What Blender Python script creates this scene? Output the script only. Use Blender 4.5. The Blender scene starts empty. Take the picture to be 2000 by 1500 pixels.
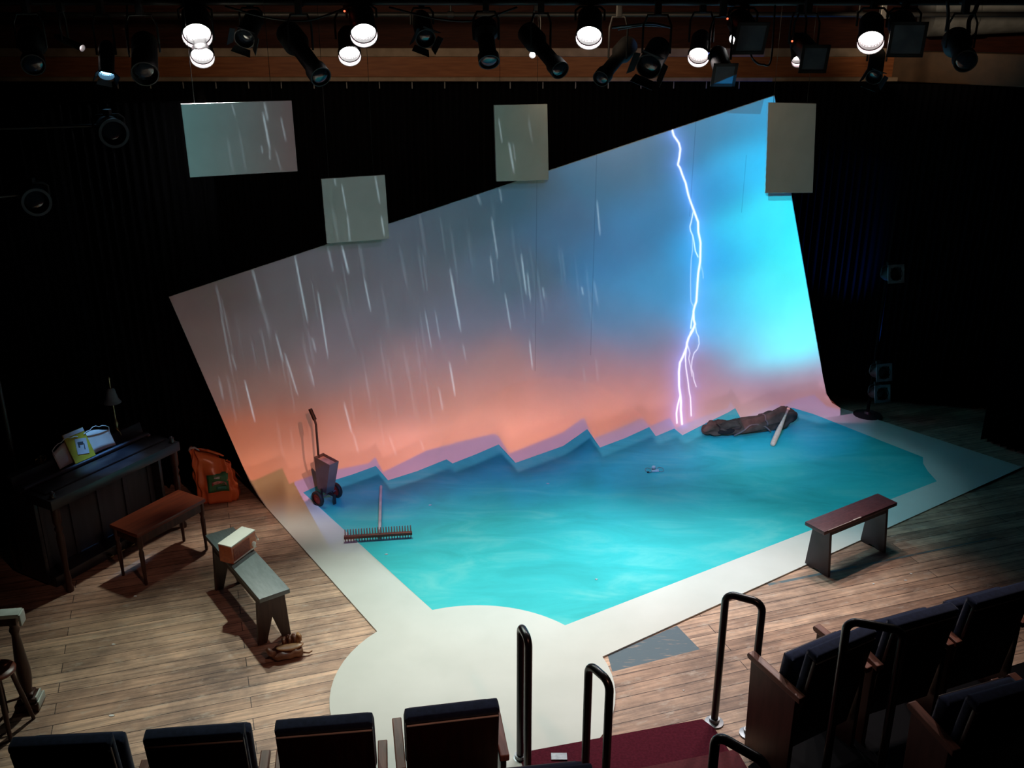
import bpy, bmesh, math, random
import numpy as np
from mathutils import Vector, Matrix
from mathutils.geometry import delaunay_2d_cdt

sc = bpy.context.scene
COL = sc.collection
R = math.radians
PI = math.pi
random.seed(7)

# ------------------------------------------------------------------ camera
CAMZ = 4.4
FPX = 1900.0
PITCH = math.atan(730 / FPX)
cp, sp = math.cos(PITCH), math.sin(PITCH)
cd = bpy.data.cameras.new('camera')
cam = bpy.data.objects.new('camera', cd)
COL.objects.link(cam)
cam.location = (0, 0, CAMZ)
cam.rotation_euler = (PI / 2 - PITCH, 0, 0)
cd.sensor_width = 36
cd.lens = 36 * FPX / 2000
cd.clip_start = 0.05
cd.clip_end = 60
sc.camera = cam
vs = sc.view_settings
vs.view_transform = 'Standard'
vs.look = 'None'
vs.gamma = 1
vs.exposure = 0
vs.use_curve_mapping = False
sc.cycles.use_denoising = True
sc.cycles.max_bounces = 6
sc.cycles.diffuse_bounces = 2
sc.cycles.sample_clamp_indirect = 3
w = bpy.data.worlds.new('world')
sc.world = w
w.use_nodes = True
w.node_tree.nodes['Background'].inputs[0].default_value = (0, 0, 0, 1)
w.node_tree.nodes['Background'].inputs[1].default_value = 0


def ray(x, y):
    u = (x - 1000) / FPX
    v = (y - 750) / FPX
    return Vector((u, cp - v * sp, -(sp + v * cp)))


def at(x, y, z=0.0):
    r = ray(x, y)
    k = (z - CAMZ) / r.z
    return Vector((r.x * k, r.y * k, z))


def atY(x, y, Y):
    r = ray(x, y)
    k = Y / r.y
    return Vector((r.x * k, Y, CAMZ + r.z * k))


# ------------------------------------------------------------------ materials
_M = {}


def mat(name, col, rough=0.6, metal=0.0, col2=None, nscale=8.0, stretch=(1, 1, 1), bump=0.0, spec=0.5,
        emit=None, estr=0.0, sheen=0.0, fac=(0.35, 0.65)):
    if name in _M:
        return _M[name]
    m = bpy.data.materials.new(name)
    m.use_nodes = True
    nt = m.node_tree
    b = nt.nodes['Principled BSDF']
    b.inputs['Base Color'].default_value = (*col, 1)
    b.inputs['Roughness'].default_value = rough
    b.inputs['Metallic'].default_value = metal
    b.inputs['Specular IOR Level'].default_value = spec
    if sheen:
        b.inputs['Sheen Weight'].default_value = sheen
    if emit:
        b.inputs['Emission Color'].default_value = (*emit, 1)
        b.inputs['Emission Strength'].default_value = estr
    tc = nt.nodes.new('ShaderNodeTexCoord')
    mp = nt.nodes.new('ShaderNodeMapping')
    mp.inputs['Scale'].default_value = stretch
    nt.links.new(tc.outputs['Object'], mp.inputs[0])
    n = nt.nodes.new('ShaderNodeTexNoise')
    n.inputs['Scale'].default_value = nscale
    n.inputs['Detail'].default_value = 6
    nt.links.new(mp.outputs[0], n.inputs['Vector'])
    if col2 is None:
        col2 = tuple(c * 0.72 for c in col)
    cr = nt.nodes.new('ShaderNodeValToRGB')
    cr.color_ramp.elements[0].position = fac[0]
    cr.color_ramp.elements[1].position = fac[1]
    cr.color_ramp.elements[0].color = (*col2, 1)
    cr.color_ramp.elements[1].color = (*col, 1)
    nt.links.new(n.outputs['Fac'], cr.inputs[0])
    nt.links.new(cr.outputs[0], b.inputs['Base Color'])
    if bump:
        bp = nt.nodes.new('ShaderNodeBump')
        bp.inputs['Strength'].default_value = bump
        bp.inputs['Distance'].default_value = 0.01
        nt.links.new(n.outputs['Fac'], bp.inputs['Height'])
        nt.links.new(bp.outputs[0], b.inputs['Normal'])
    _M[name] = m
    return m


def wood(name, c1, c2, rough=0.45, axis=0, spec=0.4):
    s = [14, 14, 14]
    s[axis] = 1.2
    return mat(name, c1, rough, 0, c2, 3.0, tuple(s), 0.1, spec)


M_black = mat('black_painted_metal', (0.012, 0.012, 0.013), 0.45, 0.0, nscale=20)
M_dark = mat('dark_enamel', (0.02, 0.02, 0.022), 0.5)
M_velvet = mat('black_velvet', (0.0045, 0.0045, 0.006), 0.95, 0, (0.0025, 0.0025, 0.0035), 2, (8, 8, 0.5), 0, 0.05)
M_rail = mat('black_gloss_rail', (0.010, 0.010, 0.011), 0.28, 0, nscale=10, spec=0.5)
M_steel = mat('galvanised_steel', (0.32, 0.34, 0.36), 0.45, 0.6, nscale=25)
M_navy = mat('navy_plush', (0.013, 0.022, 0.060), 0.9, 0, (0.007, 0.013, 0.038), 40, sheen=0.15, spec=0.15)
M_seatwood = wood('mahogany_shell', (0.030, 0.006, 0.004), (0.018, 0.004, 0.003), 0.4, 2)
M_armwood = wood('reddish_armrest_wood', (0.26, 0.10, 0.065), (0.16, 0.055, 0.035), 0.4, 1)
M_trim = mat('pale_piping', (0.85, 0.76, 0.64), 0.4)
M_carpet = mat('burgundy_carpet', (0.085, 0.009, 0.019), 0.95, 0, (0.058, 0.006, 0.013), 60, spec=0.1, bump=0.3)
M_piano = mat('ebony_blue_black_wood', (0.030, 0.032, 0.042), 0.3, 0, (0.012, 0.012, 0.018), 4, (1, 1, 8))
M_pianopanel = mat('worn_black_panel', (0.04, 0.04, 0.052), 0.5, 0, (0.022, 0.022, 0.032), 3, (6, 6, 0.6))
M_legwood = wood('dark_red_turned_wood', (0.06, 0.018, 0.011), (0.03, 0.009, 0.006), 0.35, 2)
M_benchseat = wood('chestnut_seat_wood', (0.16, 0.035, 0.014), (0.10, 0.02, 0.01), 0.35, 0)
M_slate = mat('slate_grey_paint', (0.13, 0.165, 0.165), 0.5, 0, (0.10, 0.13, 0.13), 6, (2, 8, 8), 0.1)
M_brownleg = wood('dark_brown_leg', (0.055, 0.032, 0.024), (0.035, 0.02, 0.016), 0.5, 2)
M_oxblood = mat('worn_oxblood_paint', (0.10, 0.035, 0.042), 0.42, 0, (0.06, 0.02, 0.026), 9, (2, 9, 9), 0.15)
M_plumleg = mat('plum_grey_leg_paint', (0.055, 0.042, 0.05), 0.55, 0, (0.04, 0.03, 0.036), 6)
M_worn = mat('bare_worn_edge', (0.45, 0.36, 0.33), 0.6)
M_brass = mat('aged_brass', (0.35, 0.30, 0.16), 0.3, 0.9)
M_shade = mat('fabric_lamp_shade', (0.16, 0.22, 0.26), 0.9)
M_paper = mat('white_paper', (0.72, 0.72, 0.70), 0.8, nscale=12, col2=(0.66, 0.66, 0.64))
M_yellow = mat('yellow_cover', (0.62, 0.50, 0.04), 0.5, 0, (0.45, 0.36, 0.03), 7)
M_orange = mat('orange_plastic', (0.88, 0.22, 0.07), 0.28, 0, (0.78, 0.15, 0.04), 5, bump=0.2)
M_green = mat('green_print', (0.03, 0.22, 0.10), 0.4, 0, (0.05, 0.16, 0.06), 18)
M_pink = mat('pale_pink_print', (0.75, 0.42, 0.42), 0.4, 0, (0.5, 0.08, 0.1), 40)
M_whiteprint = mat('white_print', (0.8, 0.8, 0.85), 0.4)
M_case = wood('orange_brown_case', (0.62, 0.19, 0.07), (0.48, 0.13, 0.05), 0.4, 0)
M_cream = mat('cream_lid', (0.80, 0.80, 0.72), 0.5, 0, (0.74, 0.74, 0.66), 6)
M_grille = mat('red_brown_grille', (0.38, 0.10, 0.05), 0.7, 0, (0.26, 0.06, 0.03), 60)
M_leather = mat('worn_tan_leather', (0.20, 0.085, 0.035), 0.45, 0, (0.08, 0.022, 0.012), 9, bump=0.4)
M_leather2 = mat('pale_tan_leather', (0.42, 0.24, 0.10), 0.45, 0, (0.28, 0.13, 0.05), 12, bump=0.3)
M_hopper = mat('grey_hopper_paint', (0.16, 0.155, 0.165), 0.4, 0.2, (0.11, 0.10, 0.11), 6)
M_chalk = mat('chalk_residue', (0.45, 0.36, 0.37), 0.9, 0, (0.25, 0.2, 0.21), 10)
M_rubber = mat('black_rubber', (0.012, 0.012, 0.012), 0.6)
M_hub = mat('red_hub', (0.35, 0.02, 0.012), 0.45)
M_rakewood = wood('red_rake_wood', (0.22, 0.05, 0.025), (0.14, 0.03, 0.018), 0.5, 0)
M_tooth = mat('pale_wood_peg', (0.42, 0.24, 0.18), 0.6)
M_silver = mat('silver_handle', (0.62, 0.60, 0.60), 0.4, 0.2)
M_canvas = mat('brown_canvas', (0.105, 0.080, 0.058), 0.9, 0, (0.06, 0.045, 0.033), 10, bump=0.5, spec=0.2)
M_bat = wood('ash_bat_wood', (0.85, 0.60, 0.40), (0.72, 0.48, 0.30), 0.4, 2)
M_tablewhite = mat('white_painted_and_lit_wood', (0.62, 0.68, 0.62), 0.5, 0, (0.5, 0.55, 0.5), 9)
M_lantern = mat('lantern_black', (0.010, 0.010, 0.012), 0.6)
M_alu = mat('dull_aluminium', (0.09, 0.105, 0.13), 0.5, 0.4)
M_gel = mat('grey_gel_sheet', (0.14, 0.15, 0.17), 0.35, 0, (0.07, 0.08, 0.10), 5)
M_square = mat('grey_square_front', (0.30, 0.33, 0.38), 0.6)
M_lens = mat('dark_glass_lens', (0.02, 0.03, 0.045), 0.08, 0, spec=0.8)
M_lit = mat('lit_lens', (1, 1, 1), 0.3, emit=(1.0, 0.97, 0.95), estr=14)
M_litwarm = mat('lit_lens_warm', (1, 1, 1), 0.3, emit=(1.0, 0.88, 0.85), estr=10)
M_litcyan = mat('lit_lens_cyan', (0.3, 0.7, 1), 0.3, emit=(0.25, 0.65, 1.0), estr=8)
M_reflector = mat('bright_reflector', (0.55, 0.42, 0.46), 0.3, 0.6)
M_cable = mat('black_cable', (0.015, 0.015, 0.016), 0.5)
M_cablegrey = mat('grey_cable', (0.14, 0.17, 0.19), 0.4)
M_beam = wood('brown_stained_beam', (0.36, 0.13, 0.05), (0.24, 0.08, 0.03), 0.5, 0)
M_beamlip = mat('grey_tan_lip', (0.40, 0.30, 0.23), 0.6)
M_ceiling = mat('black_ceiling', (0.006, 0.006, 0.006), 0.9)
M_wallbrown = wood('dark_red_wall', (0.09, 0.022, 0.012), (0.05, 0.012, 0.008), 0.7, 0)
M_duct = mat('pale_duct_metal', (0.42, 0.46, 0.5), 0.6, 0.1)
M_panel = mat('warm_grey_panel', (0.62, 0.60, 0.55), 0.8, nscale=4, col2=(0.56, 0.55, 0.5))
M_red_led = mat('red_led', (0.8, 0.05, 0.02), 0.4, emit=(1, 0.12, 0.05), estr=2.5)
M_blue_led = mat('blue_led', (0.2, 0.2, 0.9), 0.4, emit=(0.3, 0.35, 1), estr=2.5)
M_tread = mat('grey_tread_metal', (0.30, 0.32, 0.34), 0.5, 0.3, nscale=40)


# plank floor
def floor_material():
    m = bpy.data.materials.new('old_pine_planks')
    m.use_nodes = True
    nt = m.node_tree
    L = nt.links.new
    N = nt.nodes.new
    b = nt.nodes['Principled BSDF']
    tc = N('ShaderNodeTexCoord')
    mp = N('ShaderNodeMapping')
    mp.inputs['Rotation'].default_value = (0, 0, R(-18.2))
    L(tc.outputs['Object'], mp.inputs[0])
    br = N('ShaderNodeTexBrick')
    br.inputs['Scale'].default_value = 1
    br.inputs['Brick Width'].default_value = 3.4
    br.inputs['Row Height'].default_value = 0.115
    br.inputs['Mortar Size'].default_value = 0.0035
    br.inputs['Mortar Smooth'].default_value = 0.3
    br.offset_frequency = 2
    br.offset = 0.37
    br.inputs['Color1'].default_value = (0.74, 0.52, 0.37, 1)
    br.inputs['Color2'].default_value = (0.46, 0.30, 0.21, 1)
    br.inputs['Mortar'].default_value = (0.09, 0.055, 0.042, 1)
    L(mp.outputs[0], br.inputs['Vector'])
    mp2 = N('ShaderNodeMapping')
    mp2.inputs['Scale'].default_value = (0.8, 16, 1)
    L(mp.outputs[0], mp2.inputs[0])
    n1 = N('ShaderNodeTexNoise')
    n1.inputs['Scale'].default_value = 2.2
    n1.inputs['Detail'].default_value = 8
    n1.inputs['Roughness'].default_value = 0.65
    n1.inputs['Distortion'].default_value = 0.6
    L(mp2.outputs[0], n1.inputs['Vector'])
    r1 = N('ShaderNodeValToRGB')
    r1.color_ramp.elements[0].position = 0.36
    r1.color_ramp.elements[0].color = (0.55, 0.52, 0.52, 1)
    r1.color_ramp.elements[1].position = 0.62
    r1.color_ramp.elements[1].color = (1.15, 1.08, 1.02, 1)
    L(n1.outputs['Fac'], r1.inputs[0])
    mx = N('ShaderNodeMix')
    mx.data_type = 'RGBA'
    mx.blend_type = 'MULTIPLY'
    mx.inputs[0].default_value = 1
    L(br.outputs['Color'], mx.inputs[6])
    L(r1.outputs[0], mx.inputs[7])
    n2 = N('ShaderNodeTexNoise')
    n2.inputs['Scale'].default_value = 1.4
    n2.inputs['Detail'].default_value = 7
    n2.inputs['Roughness'].default_value = 0.7
    L(mp.outputs[0], n2.inputs['Vector'])
    r2 = N('ShaderNodeValToRGB')
    r2.color_ramp.elements[0].position = 0.34
    r2.color_ramp.elements[0].color = (0.36, 0.36, 0.39, 1)
    r2.color_ramp.elements[1].position = 0.60
    r2.color_ramp.elements[1].color = (1, 1, 1, 1)
    L(n2.outputs['Fac'], r2.inputs[0])
    mx2 = N('ShaderNodeMix')
    mx2.data_type = 'RGBA'
    mx2.blend_type = 'MULTIPLY'
    mx2.inputs[0].default_value = 0.9
    L(mx.outputs[2], mx2.inputs[6])
    L(r2.outputs[0], mx2.inputs[7])
    # pale scuffs
    n3 = N('ShaderNodeTexNoise')
    n3.inputs['Scale'].default_value = 9
    n3.inputs['Detail'].default_value = 9
    n3.inputs['Roughness'].default_value = 0.75
    mp3 = N('ShaderNodeMapping')
    mp3.inputs['Scale'].default_value = (0.6, 1.6, 1)
    L(mp.outputs[0], mp3.inputs[0])
    L(mp3.outputs[0], n3.inputs['Vector'])
    r3 = N('ShaderNodeValToRGB')
    r3.color_ramp.elements[0].position = 0.54
    r3.color_ramp.elements[0].color = (0, 0, 0, 1)
    r3.color_ramp.elements[1].position = 0.72
    r3.color_ramp.elements[1].color = (0.8, 0.8, 0.8, 1)
    L(n3.outputs['Fac'], r3.inputs[0])
    mx3 = N('ShaderNodeMix')
    mx3.data_type = 'RGBA'
    L(r3.outputs[0], mx3.inputs[0])
    L(mx2.outputs[2], mx3.inputs[6])
    mx3.inputs[7].default_value = (0.52, 0.44, 0.36, 1)
    L(mx3.outputs[2], b.inputs['Base Color'])
    b.inputs['Roughness'].default_value = 0.55
    b.inputs['Specular IOR Level'].default_value = 0.3
    bp = N('ShaderNodeBump')
    bp.inputs['Strength'].default_value = 0.25
    bp.inputs['Distance'].default_value = 0.006
    L(br.outputs['Fac'], bp.inputs['Height'])
    bp.invert = True
    L(bp.outputs[0], b.inputs['Normal'])
    return m


def pool_material():
    m = bpy.data.materials.new('turquoise_scenic_paint')
    m.use_nodes = True
    nt = m.node_tree
    L = nt.links.new
    N = nt.nodes.new
    b = nt.nodes['Principled BSDF']
    tc = N('ShaderNodeTexCoord')
    mp = N('ShaderNodeMapping')
    mp.inputs['Rotation'].default_value = (0, 0, R(25))
    mp.inputs['Scale'].default_value = (0.8, 2.2, 1)
    L(tc.outputs['Object'], mp.inputs[0])
    n1 = N('ShaderNodeTexNoise')
    n1.inputs['Scale'].default_value = 1.5
    n1.inputs['Detail'].default_value = 8
    n1.inputs['Roughness'].default_value = 0.62
    n1.inputs['Distortion'].default_value = 0.8
    L(mp.outputs[0], n1.inputs['Vector'])
    r = N('ShaderNodeValToRGB')
    cr = r.color_ramp
    cr.elements[0].position = 0.30
    cr.elements[0].color = (0.018, 0.34, 0.32, 1)
    cr.elements[1].position = 0.72
    cr.elements[1].color = (0.20, 0.62, 0.55, 1)
    e = cr.elements.new(0.5)
    e.color = (0.035, 0.50, 0.49, 1)
    L(n1.outputs['Fac'], r.inputs[0])
    n2 = N('ShaderNodeTexNoise')
    n2.inputs['Scale'].default_value = 0.7
    n2.inputs['Detail'].default_value = 4
    L(tc.outputs['Object'], n2.inputs['Vector'])
    mx = N('ShaderNodeMix')
    mx.data_type = 'RGBA'
    L(n2.outputs['Fac'], mx.inputs[0])
    L(r.outputs[0], mx.inputs[6])
    mx.inputs[7].default_value = (0.035, 0.48, 0.52, 1)
    L(mx.outputs[2], b.inputs['Base Color'])
    b.inputs['Roughness'].default_value = 0.5
    b.inputs['Specular IOR Level'].default_value = 0.25
    return m


def cloth_material(seams):
    m = bpy.data.materials.new('pale_stage_cloth')
    m.use_nodes = True
    nt = m.node_tree
    L = nt.links.new
    N = nt.nodes.new
    b = nt.nodes['Principled BSDF']
    tc = N('ShaderNodeTexCoord')
    n1 = N('ShaderNodeTexNoise')
    n1.inputs['Scale'].default_value = 2.2
    n1.inputs['Detail'].default_value = 6
    L(tc.outputs['Object'], n1.inputs['Vector'])
    r = N('ShaderNodeValToRGB')
    r.color_ramp.elements[0].position = 0.3
    r.color_ramp.elements[0].color = (0.565, 0.58, 0.53, 1)
    r.color_ramp.elements[1].position = 0.7
    r.color_ramp.elements[1].color = (0.625, 0.635, 0.585, 1)
    L(n1.outputs['Fac'], r.inputs[0])
    uv = N('ShaderNodeUVMap')
    sx = N('ShaderNodeSeparateXYZ')
    L(uv.outputs[0], sx.inputs[0])
    last = r.outputs[0]
    for (u0, s0, s1) in seams:
        a = N('ShaderNodeMath'); a.operation = 'COMPARE'
        a.inputs[1].default_value = u0; a.inputs[2].default_value = 0.0045
        L(sx.outputs[0], a.inputs[0])
        c = N('ShaderNodeMath'); c.operation = 'COMPARE'
        c.inputs[1].default_value = (s0 + s1) / 2; c.inputs[2].default_value = abs(s1 - s0) / 2
        L(sx.outputs[1], c.inputs[0])
        d = N('ShaderNodeMath'); d.operation = 'MULTIPLY'
        L(a.outputs[0], d.inputs[0]); L(c.outputs[0], d.inputs[1])
        e = N('ShaderNodeMath'); e.operation = 'MULTIPLY'; e.inputs[1].default_value = 0.35
        L(d.outputs[0], e.inputs[0])
        mx = N('ShaderNodeMix'); mx.data_type = 'RGBA'
        L(e.outputs[0], mx.inputs[0]); L(last, mx.inputs[6])
        mx.inputs[7].default_value = (0.2, 0.2, 0.19, 1)
        last = mx.outputs[2]
    L(last, b.inputs['Base Color'])
    b.inputs['Roughness'].default_value = 0.75
    b.inputs['Specular IOR Level'].default_value = 0.2
    return m


# ------------------------------------------------------------------ mesh helpers
class MB:
    def __init__(s):
        s.bm = bmesh.new()

    def box(s, c, d, mtx=None, bev=0.0, taper=None):
        """axis box centre c, size d; taper=(sx,sy) scale of the top face"""
        vs_ = []
        for z in (-.5, .5):
            k = taper if (taper and z > 0) else (1, 1)
            for x, y in ((-.5, -.5), (.5, -.5), (.5, .5), (-.5, .5)):
                v = Vector((c[0] + x * d[0] * k[0], c[1] + y * d[1] * k[1], c[2] + z * d[2]))
                vs_.append(s.bm.verts.new(mtx @ v if mtx else v))
        f = []
        for q in ((3, 2, 1, 0), (4, 5, 6, 7), (0, 1, 5, 4), (1, 2, 6, 5), (2, 3, 7, 6), (3, 0, 4, 7)):
            f.append(s.bm.faces.new([vs_[i] for i in q]))
        if bev:
            es = list({e for x in f for e in x.edges})
            bmesh.ops.bevel(s.bm, geom=es, offset=bev, segments=2, affect='EDGES', profile=0.6)
        return s

    def prism(s, pts, axis, a, b, mtx=None):
        """extrude polygon pts (2D) along axis from a to b; axis x: pts=(y,z); y: (x,z); z: (x,y)"""
        def mk(p, t):
            v = {'x': (t, p[0], p[1]), 'y': (p[0], t, p[1]), 'z': (p[0], p[1], t)}[axis]
            v = Vector(v)
            return s.bm.verts.new(mtx @ v if mtx else v)
        A = [mk(p, a) for p in pts]
        B = [mk(p, b) for p in pts]
        n = len(pts)
        s.bm.faces.new(A)
        s.bm.faces.new(B[::-1])
        for i in range(n):
            s.bm.faces.new((A[i], B[i], B[(i + 1) % n], A[(i + 1) % n]))
        return s

    def tube(s, pts, r, n=10, cap=True):
        pts = [Vector(p) for p in pts]
        rs = r if isinstance(r, (list, tuple)) else [r] * len(pts)
        rings = []
        up = None
        for i, p in enumerate(pts):
            if i == 0:
                t = pts[1] - p
            elif i == len(pts) - 1:
                t = p - pts[i - 1]
            else:
                t = (pts[i + 1] - p).normalized() + (p - pts[i - 1]).normalized()
            t.normalize()
            if up is None:
                up = Vector((0, 0, 1)) if abs(t.z) < .9 else Vector((1, 0, 0))
            x = up.cross(t)
            if x.length < 1e-5:
                x = Vector((0, 1, 0)).cross(t)
            x.normalize()
            y = t.cross(x).normalized()
            up = y
            rings.append([s.bm.verts.new(p + rs[i] * (x * math.cos(2 * PI * k / n) + y * math.sin(2 * PI * k / n))) for k in range(n)])
        for a, b in zip(rings, rings[1:]):
            for k in range(n):
                s.bm.faces.new((a[k], a[(k + 1) % n], b[(k + 1) % n], b[k]))
        if cap:
            s.bm.faces.new(rings[0][::-1])
            s.bm.faces.new(rings[-1])
        return s

    def lathe(s, prof, n=20, mtx=None, cap=True):
        """prof: list (radius,z)"""
        rings = []
        for r, z in prof:
            ring = []
            for k in range(n):
                v = Vector((r * math.cos(2 * PI * k / n), r * math.sin(2 * PI * k / n), z))
                ring.append(s.bm.verts.new(mtx @ v if mtx else v))
            rings.append(ring)
        for a, b in zip(rings, rings[1:]):
            for k in range(n):
                s.bm.faces.new((a[k], a[(k + 1) % n], b[(k + 1) % n], b[k]))
        if cap:
            if prof[0][0] > 1e-4:
                s.bm.faces.new(rings[0][::-1])
            if prof[-1][0] > 1e-4:
                s.bm.faces.new(rings[-1])
        return s

    def grid(s, fn, nu, nv, wrap_u=False):
        V = [[s.bm.verts.new(fn(i / nu, j / nv)) for j in range(nv + 1)] for i in range(nu if wrap_u else nu + 1)]
        m = len(V)
        for i in range(nu):
            a, b = V[i], V[(i + 1) % m]
            for j in range(nv):
                s.bm.faces.new((a[j], b[j], b[j + 1], a[j + 1]))
        return s

    def blob(s, fn, nu=24, nv=14):
        """closed sphere-like surface; fn(unit vector)->point"""
        top = s.bm.verts.new(fn(Vector((0, 0, 1))))
        bot = s.bm.verts.new(fn(Vector((0, 0, -1))))
        rows = []
        for j in range(1, nv):
            th = PI * j / nv
            rows.append([s.bm.verts.new(fn(Vector((math.sin(th) * math.cos(2 * PI * i / nu), math.sin(th) * math.sin(2 * PI * i / nu), math.cos(th))))) for i in range(nu)])
        for i in range(nu):
            k = (i + 1) % nu
            s.bm.faces.new((top, rows[0][i], rows[0][k]))
            s.bm.faces.new((bot, rows[-1][k], rows[-1][i]))
            for a, b in zip(rows, rows[1:]):
                s.bm.faces.new((a[i], b[i], b[k], a[k]))
        return s

    def build(s, name, m, parent=None, smooth=None, bevel=0.0, sub=0):
        bmesh.ops.remove_doubles(s.bm, verts=s.bm.verts, dist=1e-6)
        bmesh.ops.recalc_face_normals(s.bm, faces=s.bm.faces)
        me = bpy.data.meshes.new(name)
        s.bm.to_mesh(me)
        s.bm.free()
        me.materials.append(m)
        o = bpy.data.objects.new(name, me)
        COL.objects.link(o)
        if parent is not None:
            o.parent = parent
        if smooth is not None:
            for p in me.polygons:
                p.use_smooth = True
            if smooth < 180:
                me.set_sharp_from_angle(angle=R(smooth))
        if bevel:
            b = o.modifiers.new('bevel', 'BEVEL')
            b.width = bevel
            b.segments = 2
            b.limit_method = 'ANGLE'
        if sub:
            q = o.modifiers.new('sub', 'SUBSURF')
            q.levels = q.render_levels = sub
        return o


def tag(o, label, cat, group=None):
    o['label'] = label
    o['category'] = cat
    if group:
        o['group'] = group
    return o


def thing(name, label, cat, loc=(0, 0, 0), rz=0.0, group=None):
    o = bpy.data.objects.new(name, None)
    o.empty_display_size = 0.1
    COL.objects.link(o)
    o.location = loc
    o.rotation_euler = (0, 0, rz)
    return tag(o, label, cat, group)


def struct(o):
    o['kind'] = 'structure'
    return o


def dup(root, loc, rz, label, group=None, skip=()):
    r = root.copy()
    COL.objects.link(r)
    r.location = loc
    r.rotation_euler = (0, 0, rz)
    r['label'] = label
    if group:
        r['group'] = group
    for ch in list(root.children):
        if ch.name.split('.')[0] in skip:
            continue
        c = ch.copy()
        COL.objects.link(c)
        c.parent = r
        for g in ch.children:
            d = g.copy()
            COL.objects.link(d)
            d.parent = c
    return r


def arc(c, r, a0, a1, n):
    return [(c[0] + r * math.cos(a0 + (a1 - a0) * i / n), c[1] + r * math.sin(a0 + (a1 - a0) * i / n)) for i in range(n + 1)]


# ------------------------------------------------------------------ stage cloth (hanging drop curving into the floor cloth)
A0 = Vector((-2.56, 8.50, 0))
ALPHA = math.atan2(2.25, 6.31)
E_ = Vector((math.cos(ALPHA), math.sin(ALPHA), 0))
N_ = Vector((math.sin(ALPHA), -math.cos(ALPHA), 0))
RC = 0.35
S1 = RC * (PI / 2 - 1)
LIFT = 0.014


def hit_flat(o, d):
    """ray against the cloth profile -> flattened (u, s): s<0 up the drop, s>0 out over the floor"""
    on = (o - A0).dot(N_); ou = (o - A0).dot(E_); oz = o.z
    dn = d.dot(N_); du = d.dot(E_); dz = d.z
    t = (LIFT - on) / dn
    z = oz + t * dz
    if z >= RC:
        return ou + t * du, -z
    if dz < 0:
        tf = (LIFT - oz) / dz
        n = on + tf * dn
        if n >= RC:
            return ou + tf * du, S1 + n - RC
    a = dn * dn + dz * dz
    b = 2 * ((on - RC) * dn + (oz - RC) * dz)
    c = (on - RC) ** 2 + (oz - RC) ** 2 - (RC - LIFT) ** 2
    disc = max(0, b * b - 4 * a * c)
    t = (-b + math.sqrt(disc)) / (2 * a)
    n, z = on + t * dn, oz + t * dz
    th = math.atan2(RC - z, RC - n)      # 0 at the wall tangent, pi/2 at the floor tangent
    return ou + t * du, -RC + RC * th


def unflat(u, s, lift=0.0):
    if s < -RC:
        n, z = 0.0, -s
        nn, nz = 1, 0
    elif s < S1:
        th = (s + RC) / RC
        n, z = RC - RC * math.cos(th), RC - RC * math.sin(th)
        nn, nz = math.cos(th), math.sin(th)
    else:
        n, z = RC + s - S1, 0.0
        nn, nz = 0, 1
    n += nn * lift
    z += nz * lift
    return A0 + E_ * u + N_ * n + Vector((0, 0, z))


CAMP = Vector((0, 0, CAMZ))


def fl(px, py):
    return hit_flat(CAMP, ray(px, py))


def flw(x, y):
    p = Vector((x, y, 0)) - A0
    return p.dot(E_), S1 + p.dot(N_) - RC


DC = (-0.27, 5.56)
DR = 0.985


def ang(px, py):
    p = at(px, py)
    return math.atan2(p.y - DC[1], p.x - DC[0])


a_r = ang(1187, 1283)
a_l = ang(735, 1235)
if a_l > 0:
    a_l -= 2 * PI
disc_low = [flw(*p) for p in arc(DC, DR, a_r, a_l, 40)]
outline = [fl(330, 580), fl(1513, 186), fl(1546, 380), fl(1600, 690), fl(1607, 735), fl(1615, 770), fl(1625, 787), fl(1642, 797), fl(1670, 805),
           fl(1997, 912)] + disc_low + [fl(520, 990), fl(503, 966), fl(487, 939), fl(474, 910)]
p_l = ang(845, 1195)
p_r = ang(1110, 1220)
pool_arc = [flw(*p) for p in arc(DC, DR, p_l, p_r, 20)]
SAW_UP = [(497, 938), (551, 914), (565, 945), (620, 925), (720, 905), (733, 893), (748, 922), (833, 880), (900, 862), (965, 847), (974, 852), (995, 886), (1040, 868), (1100, 844),
          (1140, 815), (1160, 856), (1210, 836), (1254, 816), (1268, 833), (1308, 816), (1320, 836), (1370, 815), (1421, 797), (1427, 785), (1449, 818),
          (1485, 801), (1518, 788), (1526, 795), (1554, 780), (1590, 771), (1615, 794), (1640, 800)]
SAW_LO = [(592, 962), (626, 946), (690, 926), (734, 910), (758, 938), (815, 920), (872, 897), (884, 905), (930, 887), (974, 868), (1007, 904), (1055, 887), (1100, 871), (1110, 864),
          (1147, 838), (1172, 874), (1220, 856), (1268, 834), (1281, 852), (1317, 837), (1333, 850), (1380, 826), (1423, 805), (1436, 797), (1452, 827),
          (1485, 813), (1523, 795), (1550, 797), (1590, 809)]
pool = [fl(*p) for p in SAW_LO] + [fl(1803, 893), fl(1803, 905), fl(1812, 920), fl(1830, 940)] + pool_arc[::-1]


def cdt_mesh(polys, extra):
    """triangulate with constraint loops"""
    pts, edges = [], []
    for loop in polys:
        b = len(pts)
        pts += [Vector(p) for p in loop]
        edges += [(b + i, b + (i + 1) % len(loop)) for i in range(len(loop))]
    pts += [Vector(p) for p in extra]
    r = delaunay_2d_cdt(pts, edges, [], 0, 1e-5)
    return r[0], r[2]


def inside(p, poly):
    c = False
    n = len(poly)
    j = n - 1
    for i in range(n):
        a, b = poly[i], poly[j]
        if (a[1] > p[1]) != (b[1] > p[1]) and p[0] < (b[0] - a[0]) * (p[1] - a[1]) / (b[1] - a[1]) + a[0]:
            c = not c
        j = i
    return c


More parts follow.
